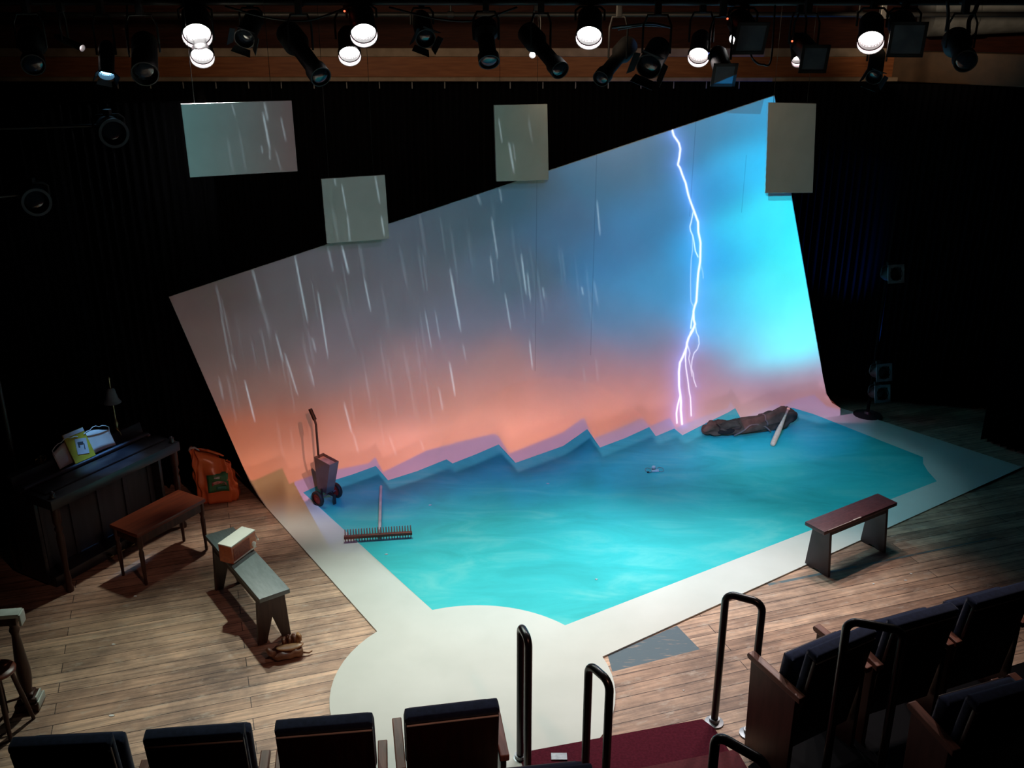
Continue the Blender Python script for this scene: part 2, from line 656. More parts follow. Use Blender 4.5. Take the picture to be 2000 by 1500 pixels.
extra = []
for k in range(13):
    s = -RC + (RC + S1) * k / 12
    for i in range(0, 130):
        extra.append((-0.9 + i * 0.065, s))
for i in range(0, 44):
    for j in range(-18, 30):
        s = j * 0.2 + 0.03
        if not (-RC - .05 < s < S1 + .05):
            extra.append((-1 + i * 0.2, s))
extra = [p for p in extra if inside(p, outline)]
cv, cf = cdt_mesh([outline, pool], extra)
seams = [(fl(1048, 420)[0], -3.2, -0.9), (fl(1160, 480)[0], -3.3, -1.0), (fl(1355, 300)[0], -3.6, -2.4), (fl(1447, 430)[0], -3.0, -2.4)]
me = bpy.data.meshes.new('stage_cloth')
keep, mi = [], []
for f in cf:
    c = sum((cv[i] for i in f), Vector((0, 0))) / len(f)
    if inside(c, outline):
        keep.append(f)
        mi.append(1 if inside(c, pool) else 0)
me.from_pydata([unflat(v[0], v[1], LIFT) for v in cv], [], keep)
uvl = me.uv_layers.new(name='UVMap')
for lp in me.loops:
    v = cv[lp.vertex_index]
    uvl.data[lp.index].uv = (v[0], v[1])
me.materials.append(cloth_material(seams))
me.materials.append(pool_material())
for p, k in zip(me.polygons, mi):
    p.material_index = k
    p.use_smooth = True
bmx = bmesh.new()
bmx.from_mesh(me)
bmesh.ops.recalc_face_normals(bmx, faces=bmx.faces)
bmx.faces.ensure_lookup_table()
if sum(f.normal.z for f in bmx.faces) < 0:
    bmesh.ops.reverse_faces(bmx, faces=bmx.faces)
bmesh.ops.delete(bmx, geom=[v for v in bmx.verts if not v.link_faces], context='VERTS')
bmx.to_mesh(me)
bmx.free()
cloth = bpy.data.objects.new('stage_cloth', me)
COL.objects.link(cloth)
so = cloth.modifiers.new('thickness', 'SOLIDIFY')
so.thickness = 0.012
so.offset = -1
es_ = cloth.modifiers.new('crisp_rim', 'EDGE_SPLIT')
es_.split_angle = R(40)
tag(cloth, 'large pale slanted backdrop curving down into a floor cloth painted with a turquoise pool', 'backdrop')

# ------------------------------------------------------------------ room
fpatch = [at(1187, 1280), at(1322, 1222), at(1367, 1268), at(1196, 1312)]
fpatch = [(p.x, p.y) for p in fpatch]
q0, q1 = at(1500, 1142), at(1945, 1050)
dv = (q1 - q0).normalized()
nv_ = Vector((-dv.y, dv.x, 0)) * 0.016
fline = [(p.x, p.y) for p in (q0 + nv_, q0 - nv_, q1 - nv_ * .5, q1 + nv_ * .5)]
big = [(-8.5, 3.86), (8.5, 3.86), (8.5, 13), (-8.5, 13)]
fv, ff = cdt_mesh([big, fpatch, fline], [])
me = bpy.data.meshes.new('floor')
me.from_pydata([(v[0], v[1], 0) for v in fv], [], ff)
M_patch = mat('faded_blue_grey_paint', (0.085, 0.125, 0.15), 0.7, 0, (0.28, 0.22, 0.18), 7, (1.2, 6, 1), fac=(0.30, 0.42))
M_line = mat('faded_teal_line_paint', (0.10, 0.14, 0.15), 0.7, 0, (0.22, 0.17, 0.13), 9, fac=(0.38, 0.5))
for m in (floor_material(), M_patch, M_line):
    me.materials.append(m)
for p in me.polygons:
    c = (p.center.x, p.center.y)
    p.material_index = 1 if inside(c, fpatch) else 2 if inside(c, fline) else 0
bmx = bmesh.new(); bmx.from_mesh(me)
for f in bmx.faces:
    if f.normal.z < 0:
        f.normal_flip()
r_ = bmesh.ops.extrude_face_region(bmx, geom=bmx.faces[:])
for v in [g for g in r_['geom'] if isinstance(g, bmesh.types.BMVert)]:
    v.co.z -= 0.1
bmesh.ops.recalc_face_normals(bmx, faces=bmx.faces)
bmx.to_mesh(me); bmx.free()
floor = bpy.data.objects.new('floor', me)
COL.objects.link(floor)
struct(floor)
floor['label'] = 'old pine plank stage floor'

struct(MB().box((0, 8.4, 5.45), (17, 9.4, 0.1)).build('ceiling', M_ceiling))
struct(MB().box((0, 12.55, 2.7), (17, 0.1, 5.4)).build('wall_back', M_wallbrown))
struct(MB().box((-8.45, 8.2, 2.7), (0.1, 8.7, 5.4)).build('wall_left', M_ceiling))
struct(MB().box((8.45, 8.2, 2.7), (0.1, 8.7, 5.4)).build('wall_right', M_ceiling))
# brown bulkhead over the curtains
YB = 11.35
t = MB().box((-0.72, YB + .16, 3.83), (10.0, 0.3, 0.26)).build('trim_1', M_beam, bevel=.01)
struct(t)
t = MB().box((-0.72, YB - .02, 3.685), (10.0, 0.10, 0.045)).build('trim_2', M_beamlip, bevel=.006)
struct(t)
t = MB().box((-0.72, YB + .02, 3.965), (10.0, 0.06, 0.09)).build('trim_3', M_beamlip, bevel=.006)
struct(t)
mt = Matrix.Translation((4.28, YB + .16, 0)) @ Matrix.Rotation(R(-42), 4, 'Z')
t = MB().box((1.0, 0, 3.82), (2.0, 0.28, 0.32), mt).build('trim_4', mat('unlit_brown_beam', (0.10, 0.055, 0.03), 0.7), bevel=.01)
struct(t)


def curtain(name, label, path, z0, z1, fold=0.075, amp=0.045, m=M_velvet, group='black stage curtains'):
    P = [Vector((p[0], p[1], 0)) for p in path]
    seg = [(b - a).length for a, b in zip(P, P[1:])]
    T = sum(seg)
    n = int(T / fold * 4)
    mb = MB()
    rnd = random.Random(len(name) * 7 + int(T * 100))
    ph = [rnd.uniform(-.5, .5) for _ in range(n + 1)]

    def pt(d):
        for L_, a, b in zip(seg, P, P[1:]):
            if d <= L_ or b is P[-1]:
                k = min(1, d / L_)
                t_ = (b - a).normalized()
                return a + (b - a) * k, Vector((t_.y, -t_.x, 0))
            d -= L_
    cols = []
    for i in range(n + 1):
        p, nn = pt(T * i / n)
        w_ = math.sin(i * PI / 2 + ph[i]) * amp
        cols.append([mb.bm.verts.new(p + nn * w_ * (1.1 - .3 * k / 4) + Vector((0, 0, z0 + (z1 - z0) * k / 4))) for k in range(5)])
    for a, b in zip(cols, cols[1:]):
        for k in range(4):
            mb.bm.faces.new((a[k], b[k], b[k + 1], a[k + 1]))
    o = mb.build(name, m, smooth=180)
    s_ = o.modifiers.new('thickness', 'SOLIDIFY')
    s_.thickness = .004
    return tag(o, label, 'curtain', group)


M_curt = mat('black_blue_velvet', (0.0045, 0.0045, 0.0065), 0.95, 0, (0.003, 0.003, 0.0045), 2, (6, 6, .4), 0, 0.05)
curtain('stage_curtain', 'wide black folded curtain hanging along the back under the brown beam', [(-5.6, 11.40), (3.1, 11.40)], 0.02, 3.655, m=M_curt)
curtain('stage_curtain', 'black folded curtain behind the piano on the left', [(-7.6, 5.6), (-4.55, 7.35), (-3.78, 8.42), (-3.05, 8.74), (-2.75, 8.98), (-2.95, 9.6), (-3.4, 11.1)], 0.02, 3.66, m=M_curt)
curtain('stage_curtain', 'black folded curtain angled at the right beside the cyan lit backdrop edge', [(3.0, 11.25), (4.0, 11.0), (5.3, 10.7), (6.6, 10.3)], 0.02, 3.66, m=M_curt)
curtain('stage_curtain', 'narrow black leg curtain at the right edge near the cloth corner', [(5.15, 9.75), (5.35, 9.45), (5.9, 9.1), (7.4, 8.9)], 0.02, 4.4, m=M_curt)
bc = bpy.data.objects['stage_curtain']
mtie = MB()
mtie.box((0, 0, 0), (0.012, 0.012, 0.075), bev=.003)
tie0 = mtie.build('curtain_tie', mat('white_tie_cord', (0.35, 0.36, 0.38), 0.7), bc)
tie0['label'] = 'pale cord tie'
xs = [-4.4 + i * 0.365 for i in range(20)]
for i, x in enumerate(xs):
    o = tie0 if i == 0 else tie0.copy()
    if i:
        COL.objects.link(o)
        o.parent = bc
    o.location = (x, 11.335, 3.62)

# ------------------------------------------------------------------ hanging panels
def rayplane(px, py, nofs):
    r = ray(px, py)
    o = CAMP
    p0 = A0 + N_ * nofs
    t = (p0 - o).dot(N_) / r.dot(N_)
    return o + r * t


PANELS = [
    (0.55, [(353, 203), (569, 196), (581, 334), (371, 346)], [(376, 110), (535, 160)], 'wide pale rectangular panel hung at far left, projected rain on it'),
    (0.30, [(627, 349), (751, 341), (760, 466), (638, 475)], [(632, 170), (727, 170)], 'squarish pale panel overlapping the sloping top edge of the backdrop'),
    (0.40, [(964, 205), (1068, 203), (1071, 351), (969, 354)], [(985, 165), (1048, 165)], 'upright pale panel hung near the middle above the backdrop edge'),
    (0.40, [(1499, 200), (1593, 202), (1586, 376), (1493, 377)], [(1520, 150), (1580, 150)], 'tall unlit grey panel in front of the top right backdrop corner'),
]
for nofs, q, wires, lab in PANELS:
    P = [rayplane(*p, nofs) for p in q]
    c = sum(P, Vector()) / 4
    root = thing('hanging_panel', lab, 'panel', c, 0, 'flat panels hung above the backdrop')
    mb = MB()
    fr = [mb.bm.verts.new(p - c + N_ * .012) for p in P]
    bk = [mb.bm.verts.new(p - c - N_ * .012) for p in P]
    mb.bm.faces.new(fr); mb.bm.faces.new(bk[::-1])
    for i in range(4):
        mb.bm.faces.new((fr[i], bk[i], bk[(i + 1) % 4], fr[(i + 1) % 4]))
    mb.build('board', M_panel, root, bevel=.002)
    for i, k in ((0, .12), (1, .82)):
        p = P[0] + (P[1] - P[0]) * k - c
        MB().tube([p, Vector((p.x, p.y, 5.38 - c.z))], 0.0022, 6).build('hanging_wire', mat('dark_wire', (0.05, 0.05, 0.05), 0.4, .5), root)

# ------------------------------------------------------------------ projector image for the drop (light through a generated slide)
U0, U1, Z0, Z1 = -1.3, 7.8, -1.6, 4.2
W_, H_ = 1640, 1040


def srgb(a):
    a = np.asarray(a, dtype=np.float64) / 255
    return np.where(a <= .04045, a / 12.92, ((a + .055) / 1.055) ** 2.4)


def build_slide(PP):
    HN = (PP - A0).dot(N_)
    PU = (PP - A0).dot(E_)
    us = U0 + (np.arange(W_) + .5) / W_ * (U1 - U0)
    zs = Z0 + (np.arange(H_) + .5) / H_ * (Z1 - Z0)
    UU, ZZ = np.meshgrid(us, zs)
    du = UU - PU
    dz = ZZ - PP.z
    dn = np.full_like(du, -HN)
    tw = (HN - LIFT) / HN
    # hit with real surface
    t = np.ones_like(du)
    z = PP.z + tw * dz
    low = z < RC
    tf = np.where(dz < -1e-4, (LIFT - PP.z) / np.minimum(dz, -1e-4), 1e9)
    nf = HN + tf * dn
    onfloor = low & (nf >= RC)
    a = dn ** 2 + dz ** 2
    b = 2 * ((HN - RC) * dn + (PP.z - RC) * dz)
    c = (HN - RC) ** 2 + (PP.z - RC) ** 2 - (RC - LIFT) ** 2
    disc = np.maximum(0, b * b - 4 * a * c)
    tc_ = (-b + np.sqrt(disc)) / (2 * a)
    t = np.where(onfloor, tf, np.where(low, tc_, tw))
    hn = HN + t * dn
    hu = PU + t * du
    hz = PP.z + t * dz
    # incidence cosine on the surface
    nn = np.where(onfloor, 0, np.where(low, (RC - hn) / (RC - LIFT), 1.0))
    nz = np.where(onfloor, 1, np.where(low, (RC - hz) / (RC - LIFT), 0.0))
    # panels
    panel_id = np.full(du.shape, -1)
    for k, (nofs, q, _, _) in enumerate(PANELS):
        P = [rayplane(*p, nofs) for p in q]
        poly = [((p - A0).dot(E_), p.z) for p in P]
        tp = (HN - nofs - .013) / HN
        pu, pz = PU + tp * du, PP.z + tp * dz
        ins = np.ones(du.shape, bool)
        sgn = 1
        for i in range(4):
            x0, y0 = poly[i]; x1, y1 = poly[(i + 1) % 4]
            cr = (x1 - x0) * (pz - y0) - (y1 - y0) * (pu - x0)
            ins &= (cr <= 0)
        panel_id[ins] = k
        hn = np.where(ins, nofs, hn); hu = np.where(ins, pu, hu); hz = np.where(ins, pz, hz)
        t = np.where(ins, tp, t); nn = np.where(ins, 1.0, nn); nz = np.where(ins, 0.0, nz)
    X = A0.x + E_.x * hu + N_.x * hn
    Y = A0.y + E_.y * hu + N_.y * hn
    Zc = hz - CAMZ
    fwd = Y * cp - Zc * sp
    upc = Y * sp + Zc * cp
    px = 1000 + FPX * X / np.maximum(fwd, .1)
    py = 750 - FPX * upc / np.maximum(fwd, .1)
    # smooth colour field: control points (photo position, colour)
    C = [(340, 580, 66, 62, 62), (430, 560, 60, 58, 60), (400, 690, 70, 66, 66), (560, 560, 70, 72, 78), (520, 680, 74, 74, 80), (650, 520, 72, 74, 82), (800, 470, 70, 78, 90), (800, 580, 80, 82, 94),
         (700, 680, 84, 82, 94), (900, 420, 66, 80, 92), (1000, 390, 60, 82, 98), (1000, 520, 76, 90, 108), (900, 640, 90, 92, 112), (1080, 640, 92, 96, 120), (1100, 450, 66, 96, 128), (1200, 350, 52, 98, 130),
         (1200, 500, 64, 112, 158), (1200, 620, 82, 120, 160), (1290, 300, 46, 104, 142), (1270, 420, 56, 118, 165), (1280, 560, 70, 140, 190), (1260, 660, 100, 128, 165), (1400, 250, 36, 116, 160), (1400, 370, 48, 146, 208),
         (1400, 500, 54, 164, 232), (1400, 610, 82, 168, 230), (1480, 220, 40, 150, 200), (1480, 330, 42, 196, 255), (1470, 460, 58, 214, 255), (1470, 580, 78, 218, 255), (1440, 640, 100, 180, 240), (1520, 610, 84, 248, 255), (1530, 420, 60, 240, 255), (1560, 480, 66, 250, 255), (1550, 560, 78, 253, 255), (1580, 610, 100, 255, 255),
         (1560, 680, 140, 240, 255), (1520, 690, 136, 214, 255), (1500, 650, 108, 232, 255), (1590, 700, 130, 190, 255), (1500, 725, 146, 146, 190), (1590, 735, 165, 98, 100), (1560, 745, 168, 104, 108), (1450, 700, 140, 140, 185),
         (430, 760, 96, 80, 78), (540, 760, 112, 86, 82), (660, 730, 108, 92, 98), (760, 730, 136, 104, 108), (880, 710, 132, 104, 114), (980, 720, 150, 110, 112), (1100, 700, 128, 108, 126), (1200, 700, 138, 112, 130), (1300, 705, 150, 115, 135),
         (460, 860, 150, 88, 68), (560, 840, 158, 94, 76), (700, 800, 166, 106, 92), (800, 780, 170, 112, 104), (900, 770, 180, 118, 104), (1000, 770, 196, 122, 104), (1100, 760, 176, 120, 118), (1200, 745, 190, 122, 118), (1300, 750, 186, 120, 118), (1400, 745, 168, 118, 138), (1500, 755, 166, 112, 122), (1600, 752, 165, 108, 110),
         (500, 925, 205, 120, 90), (600, 915, 200, 126, 104), (700, 880, 214, 132, 110), (790, 885, 238, 150, 130), (900, 845, 226, 142, 120), (1000, 860, 244, 156, 134), (1090, 815, 224, 138, 118), (1200, 800, 216, 132, 110), (1290, 800, 206, 126, 112), (1400, 780, 170, 112, 124), (1500, 785, 176, 122, 138), (1580, 770, 170, 116, 112)]
    C = np.array(C, float)
    # coarse grid regression then bilinear lookup
    gx = np.arange(250, 1720, 14.0)
    gy = np.arange(120, 1000, 14.0)
    GX, GY = np.meshgrid(gx, gy)
    num = np.zeros(GX.shape + (3,)); den = np.zeros(GX.shape) + 1e-9
    for cx, cy, r_, g_, b_ in C:
        d2 = ((GX - cx) / 68) ** 2 + ((GY - cy) / 50) ** 2
        w_ = np.exp(-d2) + 1e-3 / (1 + d2) ** 2
        num += w_[..., None] * srgb((r_, g_, b_)); den += w_
    G = num / den[..., None]
    fx = np.clip((px - gx[0]) / 14, 0, len(gx) - 1.001)
    fy = np.clip((py - gy[0]) / 14, 0, len(gy) - 1.001)
    ix, iy = fx.astype(int), fy.astype(int)
    wx, wy = (fx - ix)[..., None], (fy - iy)[..., None]
    T = (G[iy, ix] * (1 - wx) + G[iy, ix + 1] * wx) * (1 - wy) + (G[iy + 1, ix] * (1 - wx) + G[iy + 1, ix + 1] * wx) * wy
    on_drop = panel_id < 0
    # pool of cyan lamp light painted into the sky picture, low right
    yy = py - 676 + (px - 1555) * .22
    hot = np.exp(-((px - 1560) / np.where(px > 1560, 80, 95)) ** 2 - (yy / np.where(yy > 0, 34, 80)) ** 2)
    T = T * (1 - .55 * hot[..., None]) + hot[..., None] * np.array([.14, .86, 1.02]) * .85
    # stepped edges of the overlapping picture tiles
    def edge(path, ofs=0):
        p = np.array(path, float)
        o = np.full(px.shape, -1e9)
        for (x0, y0), (x1, y1) in zip(p, p[1:]):
            lo, hi = min(x0, x1), max(x0, x1)
            k = (px >= lo) & (px < hi)
            o[k] = y0 + (px[k] - x0) * (y1 - y0) / (x1 - x0) + ofs
        o[px < p[0, 0]] = p[0, 1] + ofs
        o[px >= p[-1, 0]] = p[-1, 1] + ofs
        return o
    up = edge(SAW_UP)
    lo = edge(SAW_LO)
    soft = lambda d, s: 1 / (1 + np.exp(-np.clip(d / s, -30, 30)))
    below_up = soft(py - up, 0.8)
    mauve = np.array(srgb((158, 120, 150))) * .95
    tan = np.array(srgb((150, 112, 80))) * .8
    lt = (px < 575 + np.maximum(0, py - 945) * .55)
    tanf = np.exp(-np.maximum(0, py - up - 15) / 45.0)
    mv = np.where(lt[..., None], tan * tanf[..., None], mauve)
    ghost = soft(py - (up - 28), 1.2) * (0.10 + 0.06 * np.sin(px / 37.0))
    T = T * (1 - ghost[..., None])
    T = T * (1 - below_up[..., None]) + mv * below_up[..., None]
    third = edge([(x + 5, y + 17) for x, y in SAW_LO])
    b3 = soft(py - third, 1.0)
    pool_blue = np.array(srgb((112, 138, 200)))
    T = np.where((on_drop & ~lt)[..., None], T * (1 - b3[..., None]) + (b3 * np.exp(-np.maximum(0, py - third - 25) / 70.0) * (.45 + .55 * np.clip((py - third) / 40, 0, 1)))[..., None] * pool_blue * .52, T)
    # left tan part: floor cloth beyond the tiles
    pc = [((78, 112, 112), (80, 78, 78)), ((76, 90, 88), (78, 90, 88)), ((74, 90, 84), (82, 88, 80)), ((62, 64, 56), (54, 58, 52))]
    for k, (c0, c1) in enumerate(pc):
        s_ = panel_id == k
        q = PANELS[k][1]
        f_ = np.clip((px - q[0][0]) / (q[1][0] - q[0][0]), 0, 1)[..., None]
        T = np.where(s_[..., None], srgb(c0) * (1 - f_) + srgb(c1) * f_, T)
    # rain
    def seg(x0, y0, x1, y1):
        m_ = 70
        k = np.nonzero((px > min(x0, x1) - m_) & (px < max(x0, x1) + m_) & (py > min(y0, y1) - m_) & (py < max(y0, y1) + m_))
        X_, Y_ = px[k], py[k]
        dx, dy = x1 - x0, y1 - y0
        L2 = dx * dx + dy * dy
        tt = ((X_ - x0) * dx + (Y_ - y0) * dy) / L2
        tc2 = np.clip(tt, 0, 1)
        d = np.hypot(X_ - x0 - tc2 * dx, Y_ - y0 - tc2 * dy)
        return k, d, tc2
    rain = [(575, 496, 601, 630, 2.0, .8), (667, 477, 681, 534, 2.2, .9), (711, 542, 724, 608, 1.8, .75), (621, 571, 641, 699, 1.8, .8), (430, 604, 454, 732, 2.2, .25), (478, 743, 498, 824, 1.8, .9),
            (538, 650, 553, 707, 2.2, .45), (557, 692, 582, 773, 2.0, .65), (604, 714, 614, 754, 1.6, .5), (610, 659, 617, 688, 2.2, .4), (879, 527, 900, 648, 2.2, .9), (878, 707, 889, 773, 2.0, .9),
            (830, 608, 843, 681, 1.6, .55), (850, 608, 859, 663, 1.6, .4), (672, 787, 687, 846, 2.0, .75), (857, 758, 865, 802, 2.4, .45), (492, 523, 509, 586, 2.4, .4), (421, 556, 436, 619, 2.4, .22),
            (509, 641, 527, 729, 2.0, .2), (428, 740, 436, 780, 2.4, .3), (960, 424, 972, 504, 2.0, .6), (1018, 496, 1028, 576, 2.0, .85), (1030, 532, 1036, 588, 1.8, .65), (958, 500, 964, 552, 1.8, .6),
            (986, 572, 998, 644, 1.8, .7), (1034, 664, 1040, 720, 1.9, .75), (1166, 392, 1172, 460, 1.9, .7), (1136, 560, 1139, 576, 1.8, .7), (1060, 560, 1063, 584, 1.8, .5), (1160, 548, 1168, 596, 2.4, .3),
            (904, 672, 910, 704, 1.8, .4), (690, 846, 700, 885, 2.0, .35), (930, 372, 938, 398, 2.6, .3), (975, 362, 980, 396, 2.6, .3), (452, 690, 462, 724, 2, .25), (1140, 720, 1144, 760, 2, .22), (1164, 700, 1168, 745, 2, .22), (822, 860, 828, 880, 1.8, .3), (760, 850, 775, 892, 2, .25),
            (640, 480, 650, 530, 2.6, .35), (700, 470, 712, 540, 3, .18), (660, 560, 690, 680, 3, .14), (590, 660, 612, 760, 3, .14), (780, 480, 795, 560, 3, .14), (820, 420, 832, 500, 3, .14), (500, 560, 530, 660, 4, .13), (745, 560, 760, 640, 3, .12),
            (452, 202, 459, 226, 1.6, .4), (513, 219, 527, 292, 2.2, .8), (516, 200, 523, 236, 2.4, .5), (548, 229, 558, 275, 1.8, .45), (510, 284, 513, 300, 1.8, .35), (526, 292, 527, 312, 2, .35), (538, 292, 548, 331, 2, .22), (444, 270, 455, 335, 2.2, .15), (466, 250, 480, 335, 2.4, .12),
            (667, 359, 676, 412, 1.8, .6), (678, 418, 683, 471, 1.8, .5), (732, 342, 741, 396, 2, .55), (744, 421, 750, 460, 1.8, .7), (653, 348, 655, 362, 2, .4), (648, 400, 660, 470, 3, .12),
            (973, 231, 980, 279, 1.6, .55), (993, 278, 1003, 337, 2.2, .7), (1001, 278, 1006, 317, 1.6, .3), (1031, 231, 1039, 279, 2, .22)]
    rs = np.random.RandomState(4)
    for _ in range(46):
        x = rs.uniform(400, 1170)
        top = 580 - (x - 330) * .333
        y = rs.uniform(top + 20, top + 330 + (x - 400) * .05)
        l = rs.uniform(40, 120)
        rain.append((x, y, x + l * .17 * (1.15 - (x - 400) / 1400), y + l, rs.uniform(1.4, 2.6), rs.uniform(.05, .16)))
    lum = np.array(srgb((170, 195, 205)))
    for x0, y0, x1, y1, w_, it in rain:
        k, d, tt = seg(x0, y0, x1, y1)
        env = np.minimum(1, 4 * np.minimum(tt + .04, 1.04 - tt)) ** .7
        f = (.52 * it * env * np.exp(-(d / (w_ * .9)) ** 2))
        if (abs(x0) > 0):
            inp = (panel_id[k] >= 0)
            is_panel_streak = (y0 < 480 and ((350 < x0 < 585) and y0 < 345 or (625 < x0 < 762) and y0 < 470 or (960 < x0 < 1072) and y0 < 350))
            f = f * (inp if is_panel_streak else ~inp)
        T[k] += f[:, None] * lum * (1 - below_up[k][:, None] * .85)
    # lightning
    def L_(pts):
        return [(1280 + x / 2.457, 230 + y / 2.457) for x, y in pts]
    bolts = [(L_([(80, 40), (82, 62), (88, 85), (104, 108), (113, 122), (120, 150), (115, 190), (108, 225), (118, 240), (130, 275), (146, 315), (150, 335), (158, 370), (172, 412), (185, 445), (198, 482), (205, 500), (206, 545), (217, 600), (215, 690), (206, 745), (203, 780), (200, 830), (197, 880), (186, 915), (183, 930), (184, 970), (190, 990), (180, 1020), (160, 1055), (152, 1080), (150, 1100), (135, 1140), (118, 1175), (113, 1220), (114, 1290), (120, 1330), (123, 1365), (122, 1400), (128, 1470)]), 2.6, 1.0),
             (L_([(183, 445), (172, 500), (166, 522), (168, 540), (180, 568), (186, 600), (192, 640), (205, 668)]), 1.7, .6), (L_([(178, 565), (178, 640), (172, 680), (169, 780), (170, 880), (182, 905)]), 1.2, .3),
             (L_([(120, 1330), (106, 1385), (101, 1420), (104, 1465)]), 2.0, .9), (L_([(150, 1100), (144, 1150), (147, 1200), (156, 1260), (162, 1310), (168, 1340), (170, 1375), (172, 1430)]), 1.7, .65),
             (L_([(190, 990), (197, 1030), (208, 1052), (210, 1085), (202, 1110), (185, 1130), (176, 1165), (173, 1200), (182, 1230), (184, 1255), (196, 1290)]), 1.5, .45), (L_([(152, 1080), (166, 1130), (160, 1155), (170, 1200), (176, 1240)]), 1.4, .45),
             (L_([(183, 930), (173, 980), (170, 1010)]), 1.8, .7), (L_([(186, 1000), (168, 1030), (160, 1060)]), 1.8, .6), (L_([(215, 700), (228, 740), (230, 770)]), 1.2, .2)]
    core = np.zeros(px.shape); glow = np.zeros(px.shape)
    for pts, w_, it in bolts:
        for (x0, y0), (x1, y1) in zip(pts, pts[1:]):
            k, d, tt = seg(x0, y0, x1, y1)
            core[k] = np.maximum(core[k], it * np.exp(-(d / (w_ * .66)) ** 2))
            g = it * (.62 * np.exp(-(d / 9.0) ** 2) + .5 * np.exp(-(d / 27.0) ** 2))
            glow[k] = np.maximum(glow[k], g)
    fade = (1 - soft(py - 838, 6)) * (panel_id < 0)
    core *= fade; glow *= fade
    T = T + (glow * .42)[..., None] * np.array([.16, .28, 1.0]) + (core * 1.15)[..., None] * np.array([1, 1, 1.05])
    # masks: only the drop and panels carry picture
    tl = 580 + (px - 330) * (186 - 580) / (1513 - 330.0)
    lx = np.interp(py, [580, 915, 966, 990], [330, 474, 503, 520])
    rx = np.interp(py, [186, 380, 690, 770, 797], [1513, 1546, 1600, 1615, 1642])
    ok = (((py > tl + 1) & (px > lx + 1.5) & (py < 1080)) * np.where(onfloor, np.clip((rx + 70 - px) / 130, 0, 1), px < rx - 1))
    ok = np.where(panel_id >= 0, 1.0, ok)
    # the sheet of intensity that gives T on a matt cloth
    dist = np.sqrt(du ** 2 + dn ** 2 + dz ** 2) * t
    cosn = np.maximum(.12, (-(dn * nn + dz * nz)) / np.sqrt(du ** 2 + dn ** 2 + dz ** 2))
    g = np.clip(1.0 - np.maximum(0, px - 1080) / 480 * .68, .3, 1.0) * (1 - .45 * np.clip((py - (900 - (px - 400) * .14)) / 60 + 1, 0, 1))
    AMBI = g[..., None] * np.array([.031, .046, .042])
    return T, ok, dist, cosn, panel_id, AMBI


ALB = np.array([.60, .61, .56])


def new_light(name, kind, loc, energy, color=(1, 1, 1), radius=0.05, aim=None, size=60, blend=.5):
    ld = bpy.data.lights.new(name, kind)
    ld.energy = energy
    ld.color = color
    if kind != 'SUN':
        ld.shadow_soft_size = radius
    if kind == 'SPOT':
        ld.spot_size = R(size)
        ld.spot_blend = blend
    o = bpy.data.objects.new(name, ld)
    COL.objects.link(o)
    o.location = loc
    if aim is not None:
        o.rotation_euler = (Vector(aim) - Vector(loc)).to_track_quat('-Z', 'Y').to_euler()
    return o


def projector(PP, share, tag_):
    HN = (PP - A0).dot(N_)
    PU = (PP - A0).dot(E_)
    T, ok, dist, cosn, pid, AMBI = build_slide(PP)
    I = np.maximum(0, T - AMBI) * PI / ALB * (dist ** 2 / cosn)[..., None] * ok[..., None] * share
    img = bpy.data.images.new('storm_slide', W_, H_, alpha=False, float_buffer=True)
    img.colorspace_settings.name = 'Non-Color'
    buf = np.ones((H_, W_, 4), np.float32)
    buf[..., :3] = I
    img.pixels.foreach_set(buf.ravel())
    img.update()
    img.pack()
    pj = new_light('projector_beam', 'SPOT', PP, 4 * PI, radius=0.002, size=160, blend=0)
    pj.rotation_euler = Matrix(((E_.x, 0, N_.x), (E_.y, 0, N_.y), (0, 1, 0))).to_euler()
    pj.data.use_nodes = True
    nt = pj.data.node_tree
    em = nt.nodes['Emission']
    tcn = nt.nodes.new('ShaderNodeTexCoord')
    sx = nt.nodes.new('ShaderNodeSeparateXYZ')
    nt.links.new(tcn.outputs['Normal'], sx.inputs[0])

    def mth(op, *a):
        n = nt.nodes.new('ShaderNodeMath')
        n.operation = op
        for i, v in enumerate(a):
            if isinstance(v, (int, float)):
                n.inputs[i].default_value = v
            else:
                nt.links.new(v, n.inputs[i])
        return n.outputs[0]
    az = mth('ABSOLUTE', sx.outputs[2])
    cb = nt.nodes.new('ShaderNodeCombineXYZ')
    nt.links.new(mth('MULTIPLY_ADD', mth('DIVIDE', sx.outputs[0], az), HN / (U1 - U0), (PU - U0) / (U1 - U0)), cb.inputs[0])
    nt.links.new(mth('MULTIPLY_ADD', mth('DIVIDE', sx.outputs[1], az), HN / (Z1 - Z0), (PP.z - Z0) / (Z1 - Z0)), cb.inputs[1])
    ti = nt.nodes.new('ShaderNodeTexImage')
    ti.image = img
    ti.extension = 'CLIP'
    nt.links.new(cb.outputs[0], ti.inputs['Vector'])
    nt.links.new(ti.outputs['Color'], em.inputs['Color'])
    em.inputs['Strength'].default_value = 1.0


projector(Vector((0.6, 4.6, 4.47)), .45, 'a')
projector(Vector((0.2, 2.2, 4.5)), .55, 'b')

#@@OBJECTS@@
# ================================================================== things on stage
Z = LIFT

# ------------------------------------------------------------------ upright piano
pp = Vector((-3.57, 6.74, 0))
PRZ = math.atan2(1.05, .59)
piano = thing('upright_piano', 'black low upright piano standing in the dark at the left', 'piano', pp, PRZ)
